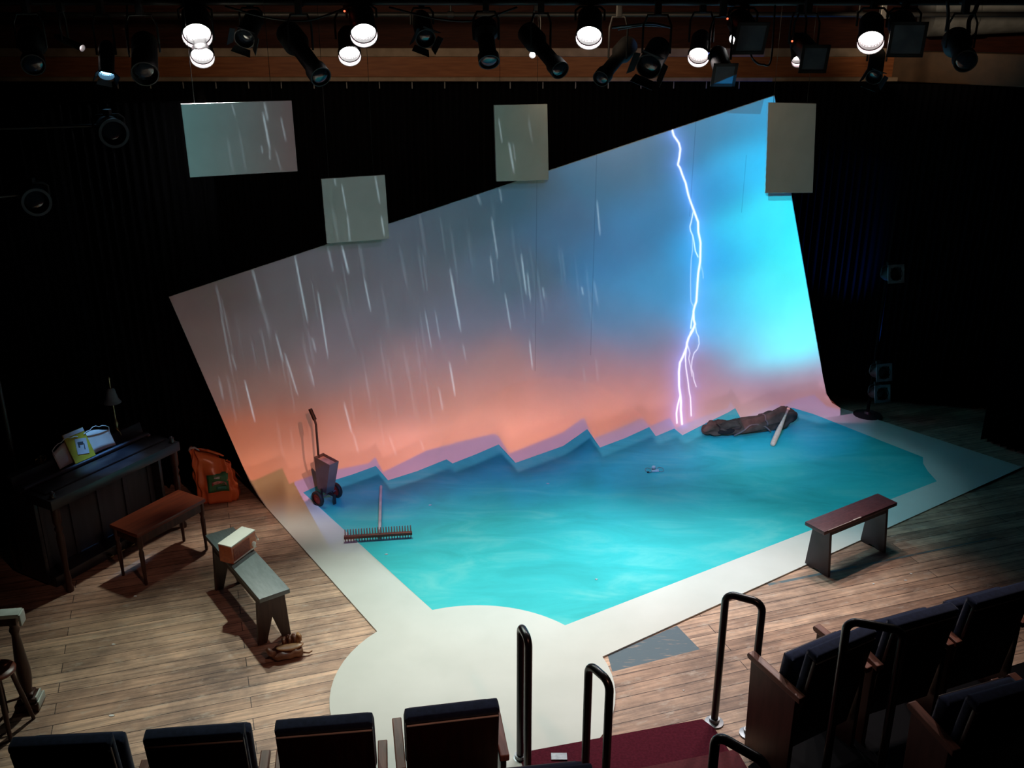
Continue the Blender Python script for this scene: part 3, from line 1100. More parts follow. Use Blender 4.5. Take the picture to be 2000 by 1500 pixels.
# local: x along the keyboard (0..1.24), y towards the back (0..0.62)
MB().box((0.62, .145, .800), (1.30, .31, .085), bev=.008).build('key_bed', M_piano, piano, smooth=40)
mb = MB().box((0.60, .60, .44), (1.26, .12, .80), bev=.006)
mb.box((-.015, .42, .43), (.03, .40, .80), bev=.004).box((1.215, .42, .43), (.03, .40, .80), bev=.004)
mb.build('case', M_piano, piano, smooth=40)
MB().box((0.60, .49, .842), (1.30, .32, .022), bev=.006).build('top_lid', M_piano, piano, smooth=40)
MB().box((0.62, .20, .850), (1.20, .17, .022), bev=.012).build('keyboard_lid', M_piano, piano, smooth=40)
MB().box((0.62, .335, .45), (1.20, .02, .70), bev=.003).build('knee_panel', M_pianopanel, piano)
for k in range(5):
    MB().box((0.08 + k * .27, .32, .45), (.035, .02, .70), bev=.003).build('panel_stile', M_pianopanel, piano)
MB().box((0.62, .30, .055), (1.26, .30, .09), bev=.004).build('bottom_board', M_piano, piano)
mb = MB().box((0.60, .325, .866), (1.24, .03, .018), bev=.004)
mb.build('music_ledge', mat('blue_lit_ledge', (0.10, 0.12, 0.17), 0.3), piano)  # blue light caught by the ledge is put into its colour
mt = Matrix.Translation((.60, .44, .925)) @ Matrix.Rotation(R(-14), 4, 'X')
MB().box((0, 0, -.03), (1.28, .018, .10), mt, bev=.004).build('music_desk', M_piano, piano)
prof = [(.030, 0), (.032, .03), (.022, .06), (.026, .12), (.019, .2), (.028, .38), (.031, .5), (.021, .54), (.033, .57), (.022, .60), (.034, .63), (.034, .765)]
for k, x in enumerate((0.02, 1.22)):
    MB().lathe(prof, 18, Matrix.Translation((x, .03, 0))).build('turned_leg', M_legwood, piano, smooth=50)
    MB().lathe([(.02, .84), (.026, .855), (.018, .872), (.022, .885), (.012, .90), (0, .905)], 14, Matrix.Translation((x, .03, 0)), cap=False).build('finial', M_piano, piano, smooth=60)
for k in range(3):
    MB().box((.50 + k * .11, .14, .05), (.035, .09, .012), bev=.004).build('pedal', M_brass, piano)


def on_piano(x, y, z):
    return Matrix.Translation(pp) @ Matrix.Rotation(PRZ, 4, 'Z') @ Vector((x, y, z))


# lamp
lamp = thing('table_lamp', 'small brass table lamp with a bell shade on the piano top', 'lamp', on_piano(1.04, .50, .854), 0)
MB().lathe([(.055, 0), (.058, .01), (.04, .02), (.018, .035), (.012, .05), (.02, .07), (.026, .09), (.014, .11), (.022, .14), (.012, .17), (.009, .2), (.007, .31), (.006, .42), (.01, .43), (.006, .45), (.006, .55)], 18).build('stem', M_brass, lamp, smooth=60)
MB().lathe([(.075, .34), (.07, .345), (.055, .37), (.042, .42), (.034, .46), (.018, .475)], 22, cap=False).build('lamp_shade', M_shade, lamp, smooth=60)
MB().lathe([(.006, .55), (.012, .56), (.006, .575), (.0, .60)], 12, cap=False).build('finial', M_brass, lamp, smooth=60)
MB().tube([(.0, -.045, .10), (.03, -.07, .12), (.055, -.075, .09), (.06, -.07, .06)], .006, 8).build('scroll_arm', M_brass, lamp, smooth=60)

# open music and yellow book
mus = thing('open_music_book', 'open sheet music with white pages behind the yellow book on the piano', 'sheet music', on_piano(.62, .37, .876), PRZ)


def page(sgn):
    def fn(u, v):
        x = sgn * (.01 + u * .27)
        zc = .165 + .022 * math.sin(u * PI * 1.3) - .02 * u
        return Vector((x, .062 * v + .018 * math.sin(u * PI) - .01, v * zc))
    return fn


for s_, nm in ((-1, 'left_page'), (1, 'right_page')):
    o = MB().grid(page(s_), 12, 4).build('page', M_paper, mus, smooth=180)
    q = o.modifiers.new('t', 'SOLIDIFY'); q.thickness = .004
for k, sgn in ((0, -1), (1, 1)):
    pts = [Vector((sgn * (.03 + .25 * i / 8), .045, .185 + .03 * math.sin(i / 8 * PI * 1.2) - .012 * (i % 3 == 2))) for i in range(9)]
    MB().tube(pts + [pts[-1] + Vector((-.012 * sgn, -.01, -.06))], .0035, 6).build('curled_page_edge', M_paper, mus, smooth=60)

bk = thing('songbook', 'yellow songbook with a white portrait card leaning on the piano ledge', 'book', on_piano(.57, .335, .876), PRZ)
mt = Matrix.Rotation(R(-26), 4, 'X')
MB().box((0, 0, .13), (.20, .014, .26), mt, bev=.002).build('cover', M_yellow, bk)
MB().box((0, -.0085, .243), (.196, .003, .03), mt).build('title_strip', mat('pale_blue_white_strip', (.6, .66, .74), .5), bk)
m2 = mt @ Matrix.Translation((.018, -.009, .115)) @ Matrix.Rotation(R(14), 4, 'Y')
c = MB().box((0, 0, 0), (.105, .004, .135), m2, bev=.001).build('portrait_card', mat('pale_card', (.6, .62, .66), .5), bk)
m3 = mt @ Matrix.Translation((.018, -.012, .12)) @ Matrix.Rotation(R(14), 4, 'Y')
mb = MB()
mb.box((-.008, 0, .022), (.05, .003, .022), m3, bev=.001).box((-.024, 0, .0), (.014, .003, .03), m3, bev=.001).box((.022, 0, -.01), (.008, .003, .05), m3, bev=.001)
mb.build('portrait_print', mat('dark_ink', (.05, .07, .09), .6), c)

# stack at left on piano
for k, (dx, dz, rz, ln) in enumerate(((0, 0, 8, .20), (.02, .022, 2, .22))):
    b = thing('book', ['lower thin dark book lying at the left end of the piano top', 'upper thin book lying at the left end of the piano top'][k], 'book', on_piano(.12 + dx, .52, .854 + dz), PRZ + R(rz), 'books at the left end of the piano')
    MB().box((0, 0, .011), (ln, .15, .016), bev=.001).build('pages', mat('aged_pages', (.42, .42, .34), .8), b)
    MB().box((0, 0, .0205), (ln + .008, .156, .003)).box((0, 0, .0015), (ln + .008, .156, .003)).box((0, .077, .011), (ln + .008, .003, .02)).build('cover', mat('dark_book_cloth', (.03, .035, .04), .7), b)
orn = thing('ornament', 'small dark brass ornament beside the books on the piano', 'ornament', on_piano(.30, .53, .854), PRZ)
MB().lathe([(.035, 0), (.037, .01), (.015, .02), (.022, .05), (.03, .075), (.012, .10), (.018, .12), (0, .135)], 16, cap=True).build('urn', M_brass, orn, smooth=60)
MB().tube([(.025, 0, .06), (.05, 0, .08), (.045, 0, .105), (.015, 0, .105)], .005, 8).tube([(-.025, 0, .06), (-.05, 0, .08), (-.045, 0, .105), (-.015, 0, .105)], .005, 8).build('handle', M_brass, orn, smooth=60)

# ------------------------------------------------------------------ piano bench
pb = thing('piano_bench', 'reddish brown wooden piano bench with slim legs before the piano', 'bench', (-2.955, 7.21, 0), R(59.5))
MB().box((0, 0, .475), (.72, .335, .035), bev=.008).build('seat', M_benchseat, pb, smooth=40)
MB().box((0, -.145, .42), (.66, .018, .075)).box((0, .145, .42), (.66, .018, .075)).box((-.325, 0, .42), (.018, .29, .075)).box((.325, 0, .42), (.018, .29, .075)).build('apron', M_legwood, pb)
lp_ = [(.011, 0), (.014, .02), (.012, .05), (.018, .16), (.021, .3), (.014, .33), (.023, .36), (.023, .46)]
for sx_ in (-1, 1):
    for sy in (-1, 1):
        MB().lathe(lp_, 14, Matrix.Translation((sx_ * .325, sy * .14, 0))).build('leg', M_legwood, pb, smooth=50)

# ------------------------------------------------------------------ left plank bench
lb = thing('plank_bench', 'long grey-topped wooden bench with notched brown legs at front left', 'bench', (-2.05, 6.495, 0), math.atan2(-.812, .584))
MB().box((0, 0, .432), (1.13, .235, .036), bev=.005).build('seat', M_slate, lb, smooth=40)
MB().box((0, -.095, .385), (.90, .02, .06), bev=.003).box((0, .095, .385), (.90, .02, .06), bev=.003).build('apron', M_brownleg, lb)
for x in (-.44, .46):
    pts = [(-.105, .414), (.105, .414), (.128, 0), (.062, 0), (0, .21), (-.062, 0), (-.128, 0)]
    MB().prism(pts, 'x', x - .014, x + .014).build('leg', M_brownleg, lb, bevel=.002)

# ------------------------------------------------------------------ radio
rp = at(466, 1082, .452)
radio = thing('tabletop_radio', 'small orange-brown radio with a cream top on the grey bench', 'radio', (rp.x, rp.y, .4505), R(66))
MB().box((0, 0, .075), (.285, .125, .146), bev=.004).build('case', M_case, radio, smooth=40)
MB().box((0, 0, .152), (.29, .13, .012), bev=.004).build('lid', M_cream, radio, smooth=40)
MB().box((-.03, -.064, .075), (.19, .006, .105), bev=.002).build('speaker_grille', M_grille, radio)
MB().box((0, -.0645, .014), (.27, .006, .012), bev=.001).build('trim_strip', M_cream, radio)
MB().lathe([(.022, 0), (.022, .012), (.012, .018), (0, .018)], 16, Matrix.Translation((.105, -.0625, .05)) @ Matrix.Rotation(PI / 2, 4, 'X')).build('tuning_knob', M_cream, radio, smooth=40)
MB().tube([(.13, .03, .158), (.155, -.02, .12), (.168, -.06, .06)], .0022, 6).tube([(.13, -.03, .158), (.15, -.05, .12), (.168, -.06, .06)], .0022, 6).build('wire', M_steel, radio)
MB().blob(lambda v: Vector((.168, -.06, .055)) + v * .009, 12, 8).build('plug', M_cream, radio, smooth=180)

# ------------------------------------------------------------------ baseball glove
gp = at(562, 1280)
gl = thing('baseball_glove', 'worn brown leather baseball glove lying by the bench foot', 'glove', (gp.x, gp.y, 0), R(18))


def palm(v):
    r_ = 1 + .08 * math.sin(5 * v.x + 3 * v.y)
    sq = lambda a, k: math.copysign(abs(a) ** k, a)
    return Vector((sq(v.x, .75) * .120 * r_, sq(v.y, .75) * .082 * r_, .040 + sq(v.z, .7) * (.036 + .012 * v.x) + .006 * math.sin(11 * v.x + 3 * v.y)))


MB().blob(palm, 26, 14).build('palm', M_leather, gl, smooth=180)


def pad(v):
    return Vector((.02 + v.x * .10, -.015 + v.y * .04, .078 + v.z * .014 + .010 * v.x * v.x))


MB().blob(pad, 20, 10).build('pocket', M_leather2, gl, smooth=180).__setitem__('label', 'paler tan worn pocket')
for k, (x, y, h, l) in enumerate(((.080, .030, .085, .02), (.050, .045, .070, .012), (.020, .050, .062, .004), (-.010, .050, .055, -.006))):
    pts = [Vector((x, y - .03, .045)), Vector((x + l * .2, y - .005, .045 + h * .55)), Vector((x + l * .5, y + .012, .05 + h)), Vector((x + l, y - .01, .04 + h * 1.05)), Vector((x + l, y - .03, .03 + h * .85))]
    MB().tube(pts, [.019, .019, .018, .015, .009], 10).build('finger', M_leather if k else M_leather2, gl, smooth=180)
pts = [Vector((-.09, -.03, .05)), Vector((-.12, -.05, .08)), Vector((-.135, -.03, .10)), Vector((-.13, .0, .085))]
MB().tube(pts, [.024, .024, .02, .012], 10).build('thumb', M_leather, gl, smooth=180)
MB().tube([(.0, .05, .08), (.005, .055, .13), (.02, .05, .14), (.03, .05, .09)], .006, 8).build('wrist_strap', M_leather, gl, smooth=180)
MB().tube([(.11, -.04, .03), (.15, -.045, .02), (.175, -.03, .022)], [.007, .006, .004], 8).build('lace', M_leather, gl, smooth=180)

# ------------------------------------------------------------------ orange shopping bag
bg = thing('shopping_bag', 'crumpled orange plastic shopping bag with a green print beside the piano', 'bag', (-2.81, 8.37, 0), R(14))


def bagf(u, v):
    a = u * 2 * PI
    ca, sa = math.cos(a), math.sin(a)
    k = 2 / 4.5
    x = math.copysign(abs(ca) ** k, ca)
    y = math.copysign(abs(sa) ** k, sa)
    wx = .172 + .012 * math.sin(v * 5)
    wy = .105 * (1 - .75 * max(0, v - .55) / .45)
    hgt = .56 - .15 * (x + 1) / 2 * (1 if v > .5 else v * 2) - .06 * max(0, x - .4)
    cr = .010 * math.sin(7 * a + 9 * v) * (.3 + v) + .008 * math.sin(13 * a - 5 * v) + .006 * math.sin(3 * a + 21 * v)
    sh = .02 * v
    return Vector((x * (wx + cr) - sh * (1 - x) * .2 + (-.055) * v, y * (wy + cr), .008 + v * hgt + .012 * math.sin(5 * a) * v * v))


mb = MB().grid(bagf, 72, 22, True)
mb.bm.verts.ensure_lookup_table()
bot = [v for v in mb.bm.verts if v.co.z < .0085]
mb.bm.faces.new(sorted(bot, key=lambda v: math.atan2(v.co.y, v.co.x)))
o = mb.build('plastic_body', M_orange, bg, smooth=180)
q = o.modifiers.new('t', 'SOLIDIFY'); q.thickness = .002


def bag_front(x, z):
    """front face point of the bag for local x, z (approximate inverse)"""
    best = None
    for i in range(40, 69):
        for j in range(2, 22):
            p = bagf(i / 72 - .0, j / 22)
            d = (p.x - x) ** 2 + (p.z - z) ** 2
            if p.y < 0 and (best is None or d < best[0]):
                best = (d, p)
    return best[1].y


def patch(name, m, x0, x1, z0, z1, ofs, parent, nx=8, nz=6, shp=None):
    def fn(u, v):
        x, z = x0 + (x1 - x0) * u, z0 + (z1 - z0) * v
        if shp:
            x, z = shp(u, v)
        return Vector((x, bag_front(x, z) - ofs, z))
    o = MB().grid(fn, nx, nz).build(name, m, parent, smooth=180)
    q = o.modifiers.new('t', 'SOLIDIFY'); q.thickness = .003
    return o


pr = patch('print_patch', M_green, -.095, .095, .13, .315, .012, bg)


def band(u, v):
    return -.055 + .13 * u, .215 + .018 * math.sin(u * PI) - .01 * u + (v - .5) * .034


patch('print_band', M_pink, 0, 0, 0, 0, .017, pr, 8, 2, band)
patch('print_oval', M_whiteprint, -.03, .02, .275, .29, .017, pr, 4, 2)
patch('print_lettering', mat('teal_print', (.05, .35, .28), .4), -.02, .07, .15, .185, .017, pr, 5, 2)
MB().tube([(-.235, -.02, .545), (-.215, -.03, .575), (-.18, -.02, .570), (-.14, -.01, .53)], [.010, .013, .010, .006], 8).build('handle_loop', mat('pale_plastic_handle', (.55, .5, .52), .3), bg, smooth=180)
MB().tube([(-.14, .01, .515), (-.07, -.01, .525), (.02, .0, .475), (.07, .01, .44)], [.006, .012, .012, .006], 8).build('handle_loop', M_orange, bg, smooth=180)

# ------------------------------------------------------------------ line marker
lm = thing('line_marker', 'grey wheeled chalk line marker with a tall black handle by the pool edge', 'line marker', (-1.74, 8.26, Z), R(-39))
mb = MB()
tp = [(-.105, -.052, .47), (.105, -.052, .45), (.105, .052, .45), (-.105, .052, .47)]
bt = [(-.100, -.045, .14), (.015, -.045, .12), (.015, .045, .12), (-.100, .045, .14)]
vt = [mb.bm.verts.new(p) for p in tp]; vb = [mb.bm.verts.new(p) for p in bt]
mb.bm.faces.new(vb[::-1])
for i in range(4):
    mb.bm.faces.new((vb[i], vb[(i + 1) % 4], vt[(i + 1) % 4], vt[i]))
o = mb.build('hopper', M_hopper, lm)
q = o.modifiers.new('t', 'SOLIDIFY'); q.thickness = .006; q.offset = 1
mb = MB()
mb.prism([(-.098, .437), (.098, .42), (.098, .426), (-.098, .443)], 'y', -.047, .047).build('chalk_fill', M_chalk, lm)
MB().tube([(-.113, 0, .30), (-.113, 0, .48), (-.113, .0, .78), (-.145, .01, .835)], .0105, 10).build('handle', M_dark, lm, smooth=60)
MB().tube([(-.135, .008, .82), (-.205, .02, .905)], .019, 12).build('grip', M_rubber, lm, smooth=50)
MB().box((-.111, 0, .42), (.02, .05, .03), bev=.003).box((-.109, 0, .25), (.02, .05, .03), bev=.003).build('handle_bracket', M_dark, lm)
MB().tube([(-.03, -.115, .078), (-.03, .115, .078)], .008, 8).build('axle', M_steel, lm, smooth=60)
for sy in (-1, 1):
    mt = Matrix.Translation((-.03, sy * .115, .078)) @ Matrix.Rotation(PI / 2, 4, 'X')
    wh = MB().lathe([(.052, -.017), (.070, -.018), (.077, -.010), (.077, .010), (.070, .018), (.052, .017)], 28, mt, cap=False).build('wheel', M_rubber, lm, smooth=50)
    MB().lathe([(0, -.014), (.018, -.016), (.02, -.01), (.053, -.008), (.053, .008), (.02, .010), (.018, .016), (0, .014)], 24, mt, cap=False).build('hub', M_hub, wh, smooth=50)
MB().box((.03, 0, .10), (.10, .03, .012), bev=.002).box((.075, 0, .06), (.012, .03, .10), bev=.002).build('front_stand', M_dark, lm)
MB().box((-.03, -.06, .11), (.02, .012, .10)).box((-.03, .06, .11), (.02, .012, .10)).build('axle_bracket', M_dark, lm)

# ------------------------------------------------------------------ rake
rk0, rk1 = at(672, 1052, .05), at(805, 1043, .05)
rc_ = (rk0 + rk1) / 2
rz_ = math.atan2(rk1.y - rk0.y, rk1.x - rk0.x)
ln_ = (rk1 - rk0).length
rk = thing('levelling_rake', 'wide wooden rake with two rows of teeth lying on the turquoise floor', 'rake', (rc_.x, rc_.y, Z), rz_)
MB().box((0, 0, .048), (ln_, .034, .026), bev=.003).build('head', M_rakewood, rk)
t0 = None
nt_ = 25
for i in range(nt_):
    x = -ln_ / 2 + .012 + (ln_ - .024) * i / (nt_ - 1)
    if t0 is None:
        mb = MB()
        mb.tube([(0, 0, .0), (0, 0, .034)], [.004, .006], 7).tube([(0, .0, .060), (0, .014, .118)], [.0065, .005], 7)
        t0 = mb.build('tooth', M_tooth, rk, smooth=60)
        o = t0
    else:
        o = t0.copy(); COL.objects.link(o); o.parent = rk
    o.location = (x, 0, 0)
he = at(744, 950, .03)
hl = Matrix.Rotation(-rz_, 4, 'Z') @ (he - Vector((rc_.x, rc_.y, Z)))
MB().tube([(.012, .012, .05), (hl.x, hl.y, .014)], [.0155, .0145], 12).build('handle', M_silver, rk, smooth=60)
MB().tube([(.012, .0, .052), (.013, .06, .052)], .02, 12).build('socket', M_steel, rk, smooth=60)

# ------------------------------------------------------------------ equipment bag and bat
e0, e1 = at(1376, 862), at(1560, 844)
ec = (e0 + e1) / 2 + Vector((0.0, .12, 0))
erz = math.atan2(e1.y - e0.y, e1.x - e0.x) + R(2)
EL = (e1 - e0).length
eb = thing('equipment_bag', 'slumped brown canvas equipment bag lying along the foot of the backdrop', 'bag', (ec.x, ec.y, Z), erz)


def ebf(v):
    x = v.x
    u = (x + 1) / 2
    a = math.atan2(v.z, v.y)
    rr = math.sqrt(v.y ** 2 + v.z ** 2)
    hgt = .066 + .074 * u ** 1.3 + .014 * math.sin(10 * u + .6)
    dep = .115 - .01 * u + .018 * math.sin(7 * u + .5)
    f = 1 + .13 * math.sin(5 * a + 9 * u) + .09 * math.sin(8 * a - 15 * u) + .07 * math.sin(21 * u + 3 * a) + .04 * math.sin(13 * a + 31 * u)
    ex = 1.0 if abs(x) > .98 else min(1.0, (1 - x * x) ** -.28)
    yy = v.y * dep * f * ex + .02 * math.sin(8 * u)
    zz = (v.z * f * ex + 1) * hgt
    yy += .012 * abs(math.sin(14 * u + 2 * a)) - .01 * abs(math.sin(9 * a + 6 * u))
    zz -= .014 * abs(math.sin(17 * u - 2 * a)) * (1 - .5 * u)
    return Vector((math.copysign(abs(x) ** .62, x) * EL * .52, yy, max(.004, zz)))


mb = MB()
mb.blob(lambda v: ebf(Vector((v.z, v.x, v.y))), 30, 64).build('canvas_body', M_canvas, eb, smooth=180)


def flap(u, v):
    a = .15 + v * 1.9
    return ebf(Vector((-.62 + .5 * u, -math.cos(a) * .85, math.sin(a) * .85)).normalized() * 1.0) * 1.0 + Vector((.012 * math.sin(v * 9), -.012 - .012 * math.sin(u * 7), .012 + .01 * math.sin(u * 8 + v * 5)))


MB().blob(lambda v: Vector((-EL * .30 + v.x * .10, -.095 + v.y * .03, .075 + v.z * .032)), 16, 8).build('dark_inside_patch', mat('shaded_bag_inside', (.012, .009, .008), .95), eb, smooth=180)  # dark blob standing for the shaded inside of the open end
o = MB().grid(flap, 16, 12).build('open_flap', M_canvas, eb, smooth=180)
q = o.modifiers.new('t', 'SOLIDIFY'); q.thickness = .006
pts = [Vector((.02 * EL + .02 * math.sin(i), -.125 - .02 * math.sin(i * .7), .03 + .10 * math.sin(PI * i / 10))) + Vector((-.28 + .045 * i, 0, 0)) for i in range(11)]
MB().tube(pts, .009, 8).build('carry_strap', mat('pale_strap_web', (.16, .13, .115), .8), eb, smooth=180)
pts = [ebf(Vector((.1, -math.cos(a), math.sin(a)))) + Vector((0, -.006 * math.cos(a), .006)) for a in [i * PI / 12 for i in range(13)]]
MB().tube(pts, .010, 8).build('tie_band', mat('pale_strap_web', (.16, .13, .115), .8), eb, smooth=180)

b0 = at(1509, 868, .035)
b1 = atY(1540, 798, 10.06)
d_ = (b1 - b0)
bl = d_.length
bat = thing('baseball_bat', 'pale wooden baseball bat leaning over the brown equipment bag', 'bat', b0)
mt = d_.to_track_quat('Z', 'Y').to_matrix().to_4x4()
MB().lathe([(0, -.012), (.018, -.010), (.026, .0), (.029, .03), (.029, bl * .32), (.026, bl * .45), (.017, bl * .66), (.0125, bl * .82), (.0125, bl * .965), (.021, bl * .975), (.021, bl * .99), (0, bl)], 20, mt, cap=False).build('barrel', M_bat, bat, smooth=60)
MB().lathe([(.0135, bl * .80), (.0135, bl * .955)], 16, mt).build('grip_tape', mat('pale_grip_tape', (.5, .36, .28), .7), bat, smooth=60)

# ------------------------------------------------------------------ small white thing on pool
sp_ = at(1278, 922)
sm = thing('loose_trinket', 'tiny white object with thin wire loops lying alone on the turquoise floor', 'trinket', (sp_.x, sp_.y, Z), R(8))
MB().box((.0, -.025, .012), (.075, .02, .022), bev=.005).build('white_bar', M_paper, sm)
MB().blob(lambda v: Vector((0, .035, .022)) + Vector((v.x * .022, v.y * .018, v.z * .020)), 14, 8).build('white_knob', M_paper, sm, smooth=180)
MB().box((.0, .005, .006), (.035, .06, .010), bev=.003).build('dark_clip', M_rubber, sm)
for sx_ in (-1, 1):
    MB().tube([(sx_ * (.03 + .055 * (1 - math.cos(a)) / 2 * 1.2), .045 * math.sin(a), .012 + .004 * math.sin(a)) for a in [i * 2 * PI / 14 for i in range(14)]], .0028, 6).build('wire_loop', M_steel, sm)
MB().blob(lambda v: Vector((-.075, -.035, .008)) + Vector((v.x * .014, v.y * .010, v.z * .008)), 10, 6).build('dark_bead', M_rubber, sm, smooth=180)

# ------------------------------------------------------------------ right bench
rb = thing('step_bench', 'short worn dark red bench with solid tapered ends at the right', 'bench', (2.87, 7.275, 0), R(33))
MB().box((0, 0, .433), (.93, .205, .034), bev=.007).build('seat', M_oxblood, rb, smooth=40)
MB().box((0, -.07, .392), (.72, .02, .05), bev=.003).box((0, .07, .392), (.72, .02, .05), bev=.003).build('apron', M_plumleg, rb)
MB().box((-.24, -.1015, .4475), (.36, .006, .006), bev=.002).box((-.06, -.099, .449), (.10, .012, .004), bev=.001).build('worn_edge', M_worn, rb).__setitem__('label', 'bare worn patch along the front edge')
for x in (-.36, .36):
    pts = [(-.085, .416), (.085, .416), (.125, 0), (.04, 0), (.025, .018), (-.025, .018), (-.04, 0), (-.125, 0)]
    MB().prism(pts, 'x', x - .014, x + .014).build('leg', M_plumleg, rb, bevel=.002)

# ------------------------------------------------------------------ stool and table at the left edge
st0 = at(-8, 1308, .45)
stool = thing('round_stool', 'small round brown wooden stool cut off by the left frame edge', 'stool', (st0.x, st0.y, 0), R(10))
MB().lathe([(0, .425), (.10, .425), (.115, .433), (.117, .442), (.108, .452), (0, .45)], 28, cap=False).build('seat', M_benchseat, stool, smooth=50)
for a in (20, 110, 200, 290):
    ca, sa = math.cos(R(a)), math.sin(R(a))
    MB().tube([(.075 * ca, .075 * sa, .43), (.115 * ca, .115 * sa, .2), (.15 * ca, .15 * sa, .0)], [.014, .017, .012], 10).build('leg', M_legwood, stool, smooth=60)
mb = MB()
for a in (20, 110):
    ca, sa = math.cos(R(a)), math.sin(R(a))
    mb.tube([(.118 * ca, .118 * sa, .18 + a * .0004), (-.118 * ca, -.118 * sa, .18 + a * .0004)], .008, 8)
mb.build('stretcher', M_legwood, stool, smooth=60)

tbp = at(62, 1384, 0)
tb = thing('console_stand', 'white-edged narrow wooden console on a turned post at the left edge', 'console', (tbp.x - .02, tbp.y + .03, 0), R(8))
MB().box((-.30, 0, .735), (.72, .085, .03), bev=.006).build('top_board', M_tablewhite, tb, smooth=40)
MB().box((-.30, 0, .69), (.66, .06, .06), bev=.003).build('under_rail', M_legwood, tb)
MB().box((.062, 0, .70), (.016, .085, .085), bev=.006).build('end_cap', M_tablewhite, tb, smooth=40)
for x in (0.0, -.60):
    MB().lathe([(.035, .12), (.03, .14), (.044, .22), (.046, .30), (.034, .45), (.024, .58), (.034, .61), (.024, .64), (.03, .66)], 18, Matrix.Translation((x, 0, 0))).build('turned_post', M_legwood, tb, smooth=50)
    MB().box((x, 0, .03), (.15, .15, .06), bev=.006).box((x, 0, .075), (.12, .12, .04), bev=.012).box((x, 0, .108), (.085, .085, .03), bev=.01).build('plinth', M_legwood, tb, smooth=40)
    MB().box((x + .075, 0, .045), (.012, .13, .055), bev=.004).box((x + .062, 0, .085), (.012, .10, .035), bev=.004).build('plinth_lit_edge', M_tablewhite, tb, smooth=40)  # light caught on the right edges, put in as white strips

# ------------------------------------------------------------------ scraps
SCR = [(218, 1398, .016, 'bright white paper scrap on the planks near the front left seats'),
       (265, 1165, .012, 'pale paper scrap by the piano bench shadow on the planks'),
       (222, 1259, .012, 'small paper scrap on the dark planks left of the grey bench'),
       (1779, 1121, .013, 'pale curled paper scrap on the planks right of the red bench'),
       (1769, 1134, .013, 'second pale scrap just in front of the curled one by the red bench'),
       (1706, 1141, .009, 'tiny white scrap on the planks in front of the red bench'),
       (1484, 1231, .015, 'pale paper strip on the planks inside the handrail view'),
       (1335, 1349, .008, 'tiny white scrap on the planks above the burgundy carpet'),
       (755, 1083, .013, 'pale petal-like scrap on the turquoise floor below the rake'),
       (1165, 1132, .010, 'tiny pink-white scrap on the front part of the turquoise floor'),
       (1070, 945, .014, 'pale scrap at the back of the turquoise floor under the drop'),
       (840, 987, .016, 'pale scrap on the turquoise floor right of the rake handle')]
for k, (x, y, r_, lab) in enumerate(SCR):
    onc = y < 1136 and 700 < x < 1500
    p = at(x, y, Z if onc else 0)
    mb = MB()
    rn = random.Random(k)
    r_ *= .8
    pts = [(r_ * (.6 + .6 * rn.random()) * math.cos(a) * 1.5, r_ * (.6 + .6 * rn.random()) * math.sin(a)) for a in [i * 2 * PI / 6 for i in range(6)]]
    mb.prism(pts, 'z', 0.0, .004)
    o = mb.build('paper_scrap', M_paper if not onc else mat('pinkish_scrap', (.6, .62, .68), .7))
    o.location = (p.x, p.y, p.z + .0005)
    tag(o, lab, 'paper scrap', 'litter on the stage floor')

# ================================================================== audience side
tr = MB()
tr.box((2.9, 2.6, .125), (3.2, 3.0, .25), Matrix.Translation((0, 0, 0)))
# terrace risers
CARP = [at(1047, 1468), at(1371, 1408), at(1386, 1428), at(1400, 1455)]
st = thing('aisle_steps', 'burgundy carpeted aisle steps between the two seat blocks', 'steps', (0, 0, 0))
dirc = (CARP[1] - CARP[0]).normalized()
nrm = Vector((dirc.y, -dirc.x, 0))
a_, b_ = CARP[0] - dirc * .12, CARP[1]
mb = MB()
P4 = [a_, b_, b_ + nrm * .10 + dirc * .04, b_ + nrm * .40 + dirc * .04, a_ + nrm * .40]
mb.prism([(p.x, p.y) for p in P4], 'z', 0.0, .016)
mb.build('lower_tread', M_carpet, st)
mb = MB()
P5 = [a_ + nrm * .40, b_ + nrm * .40 + dirc * .04, b_ + nrm * 1.1 + dirc * .0, a_ + nrm * 1.1]
mb.prism([(p.x, p.y) for p in P5], 'z', 0.0, .10)
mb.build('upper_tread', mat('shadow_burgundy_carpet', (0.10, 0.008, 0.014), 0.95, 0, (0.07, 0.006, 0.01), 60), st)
pl1 = at(1092, 1478, .02)
MB().box((pl1.x, pl1.y, .021), (.10, .06, .008), bev=.002).build('tread_plate', M_tread, st)

M_dcarp = mat('dark_auditorium_carpet', (0.004, 0.0035, 0.004), 0.95, 0, (0.003, 0.0025, 0.003), 50, spec=0.1)
for pts in ([(1.47, 4.80), (1.74, 5.04), (3.7, 5.84), (5.2, 6.2), (5.2, 3.87), (1.42, 3.87)], [(-3.0, 4.30), (-.15, 4.62), (.08, 4.45), (.08, 3.87), (-3.0, 3.87)]):
    struct(MB().prism(pts, 'z', 0.0005, .006).build('floor_carpet', M_dcarp))

# ------------------------------------------------------------------ theatre seats
GS = 'navy theatre seats with mahogany backs'


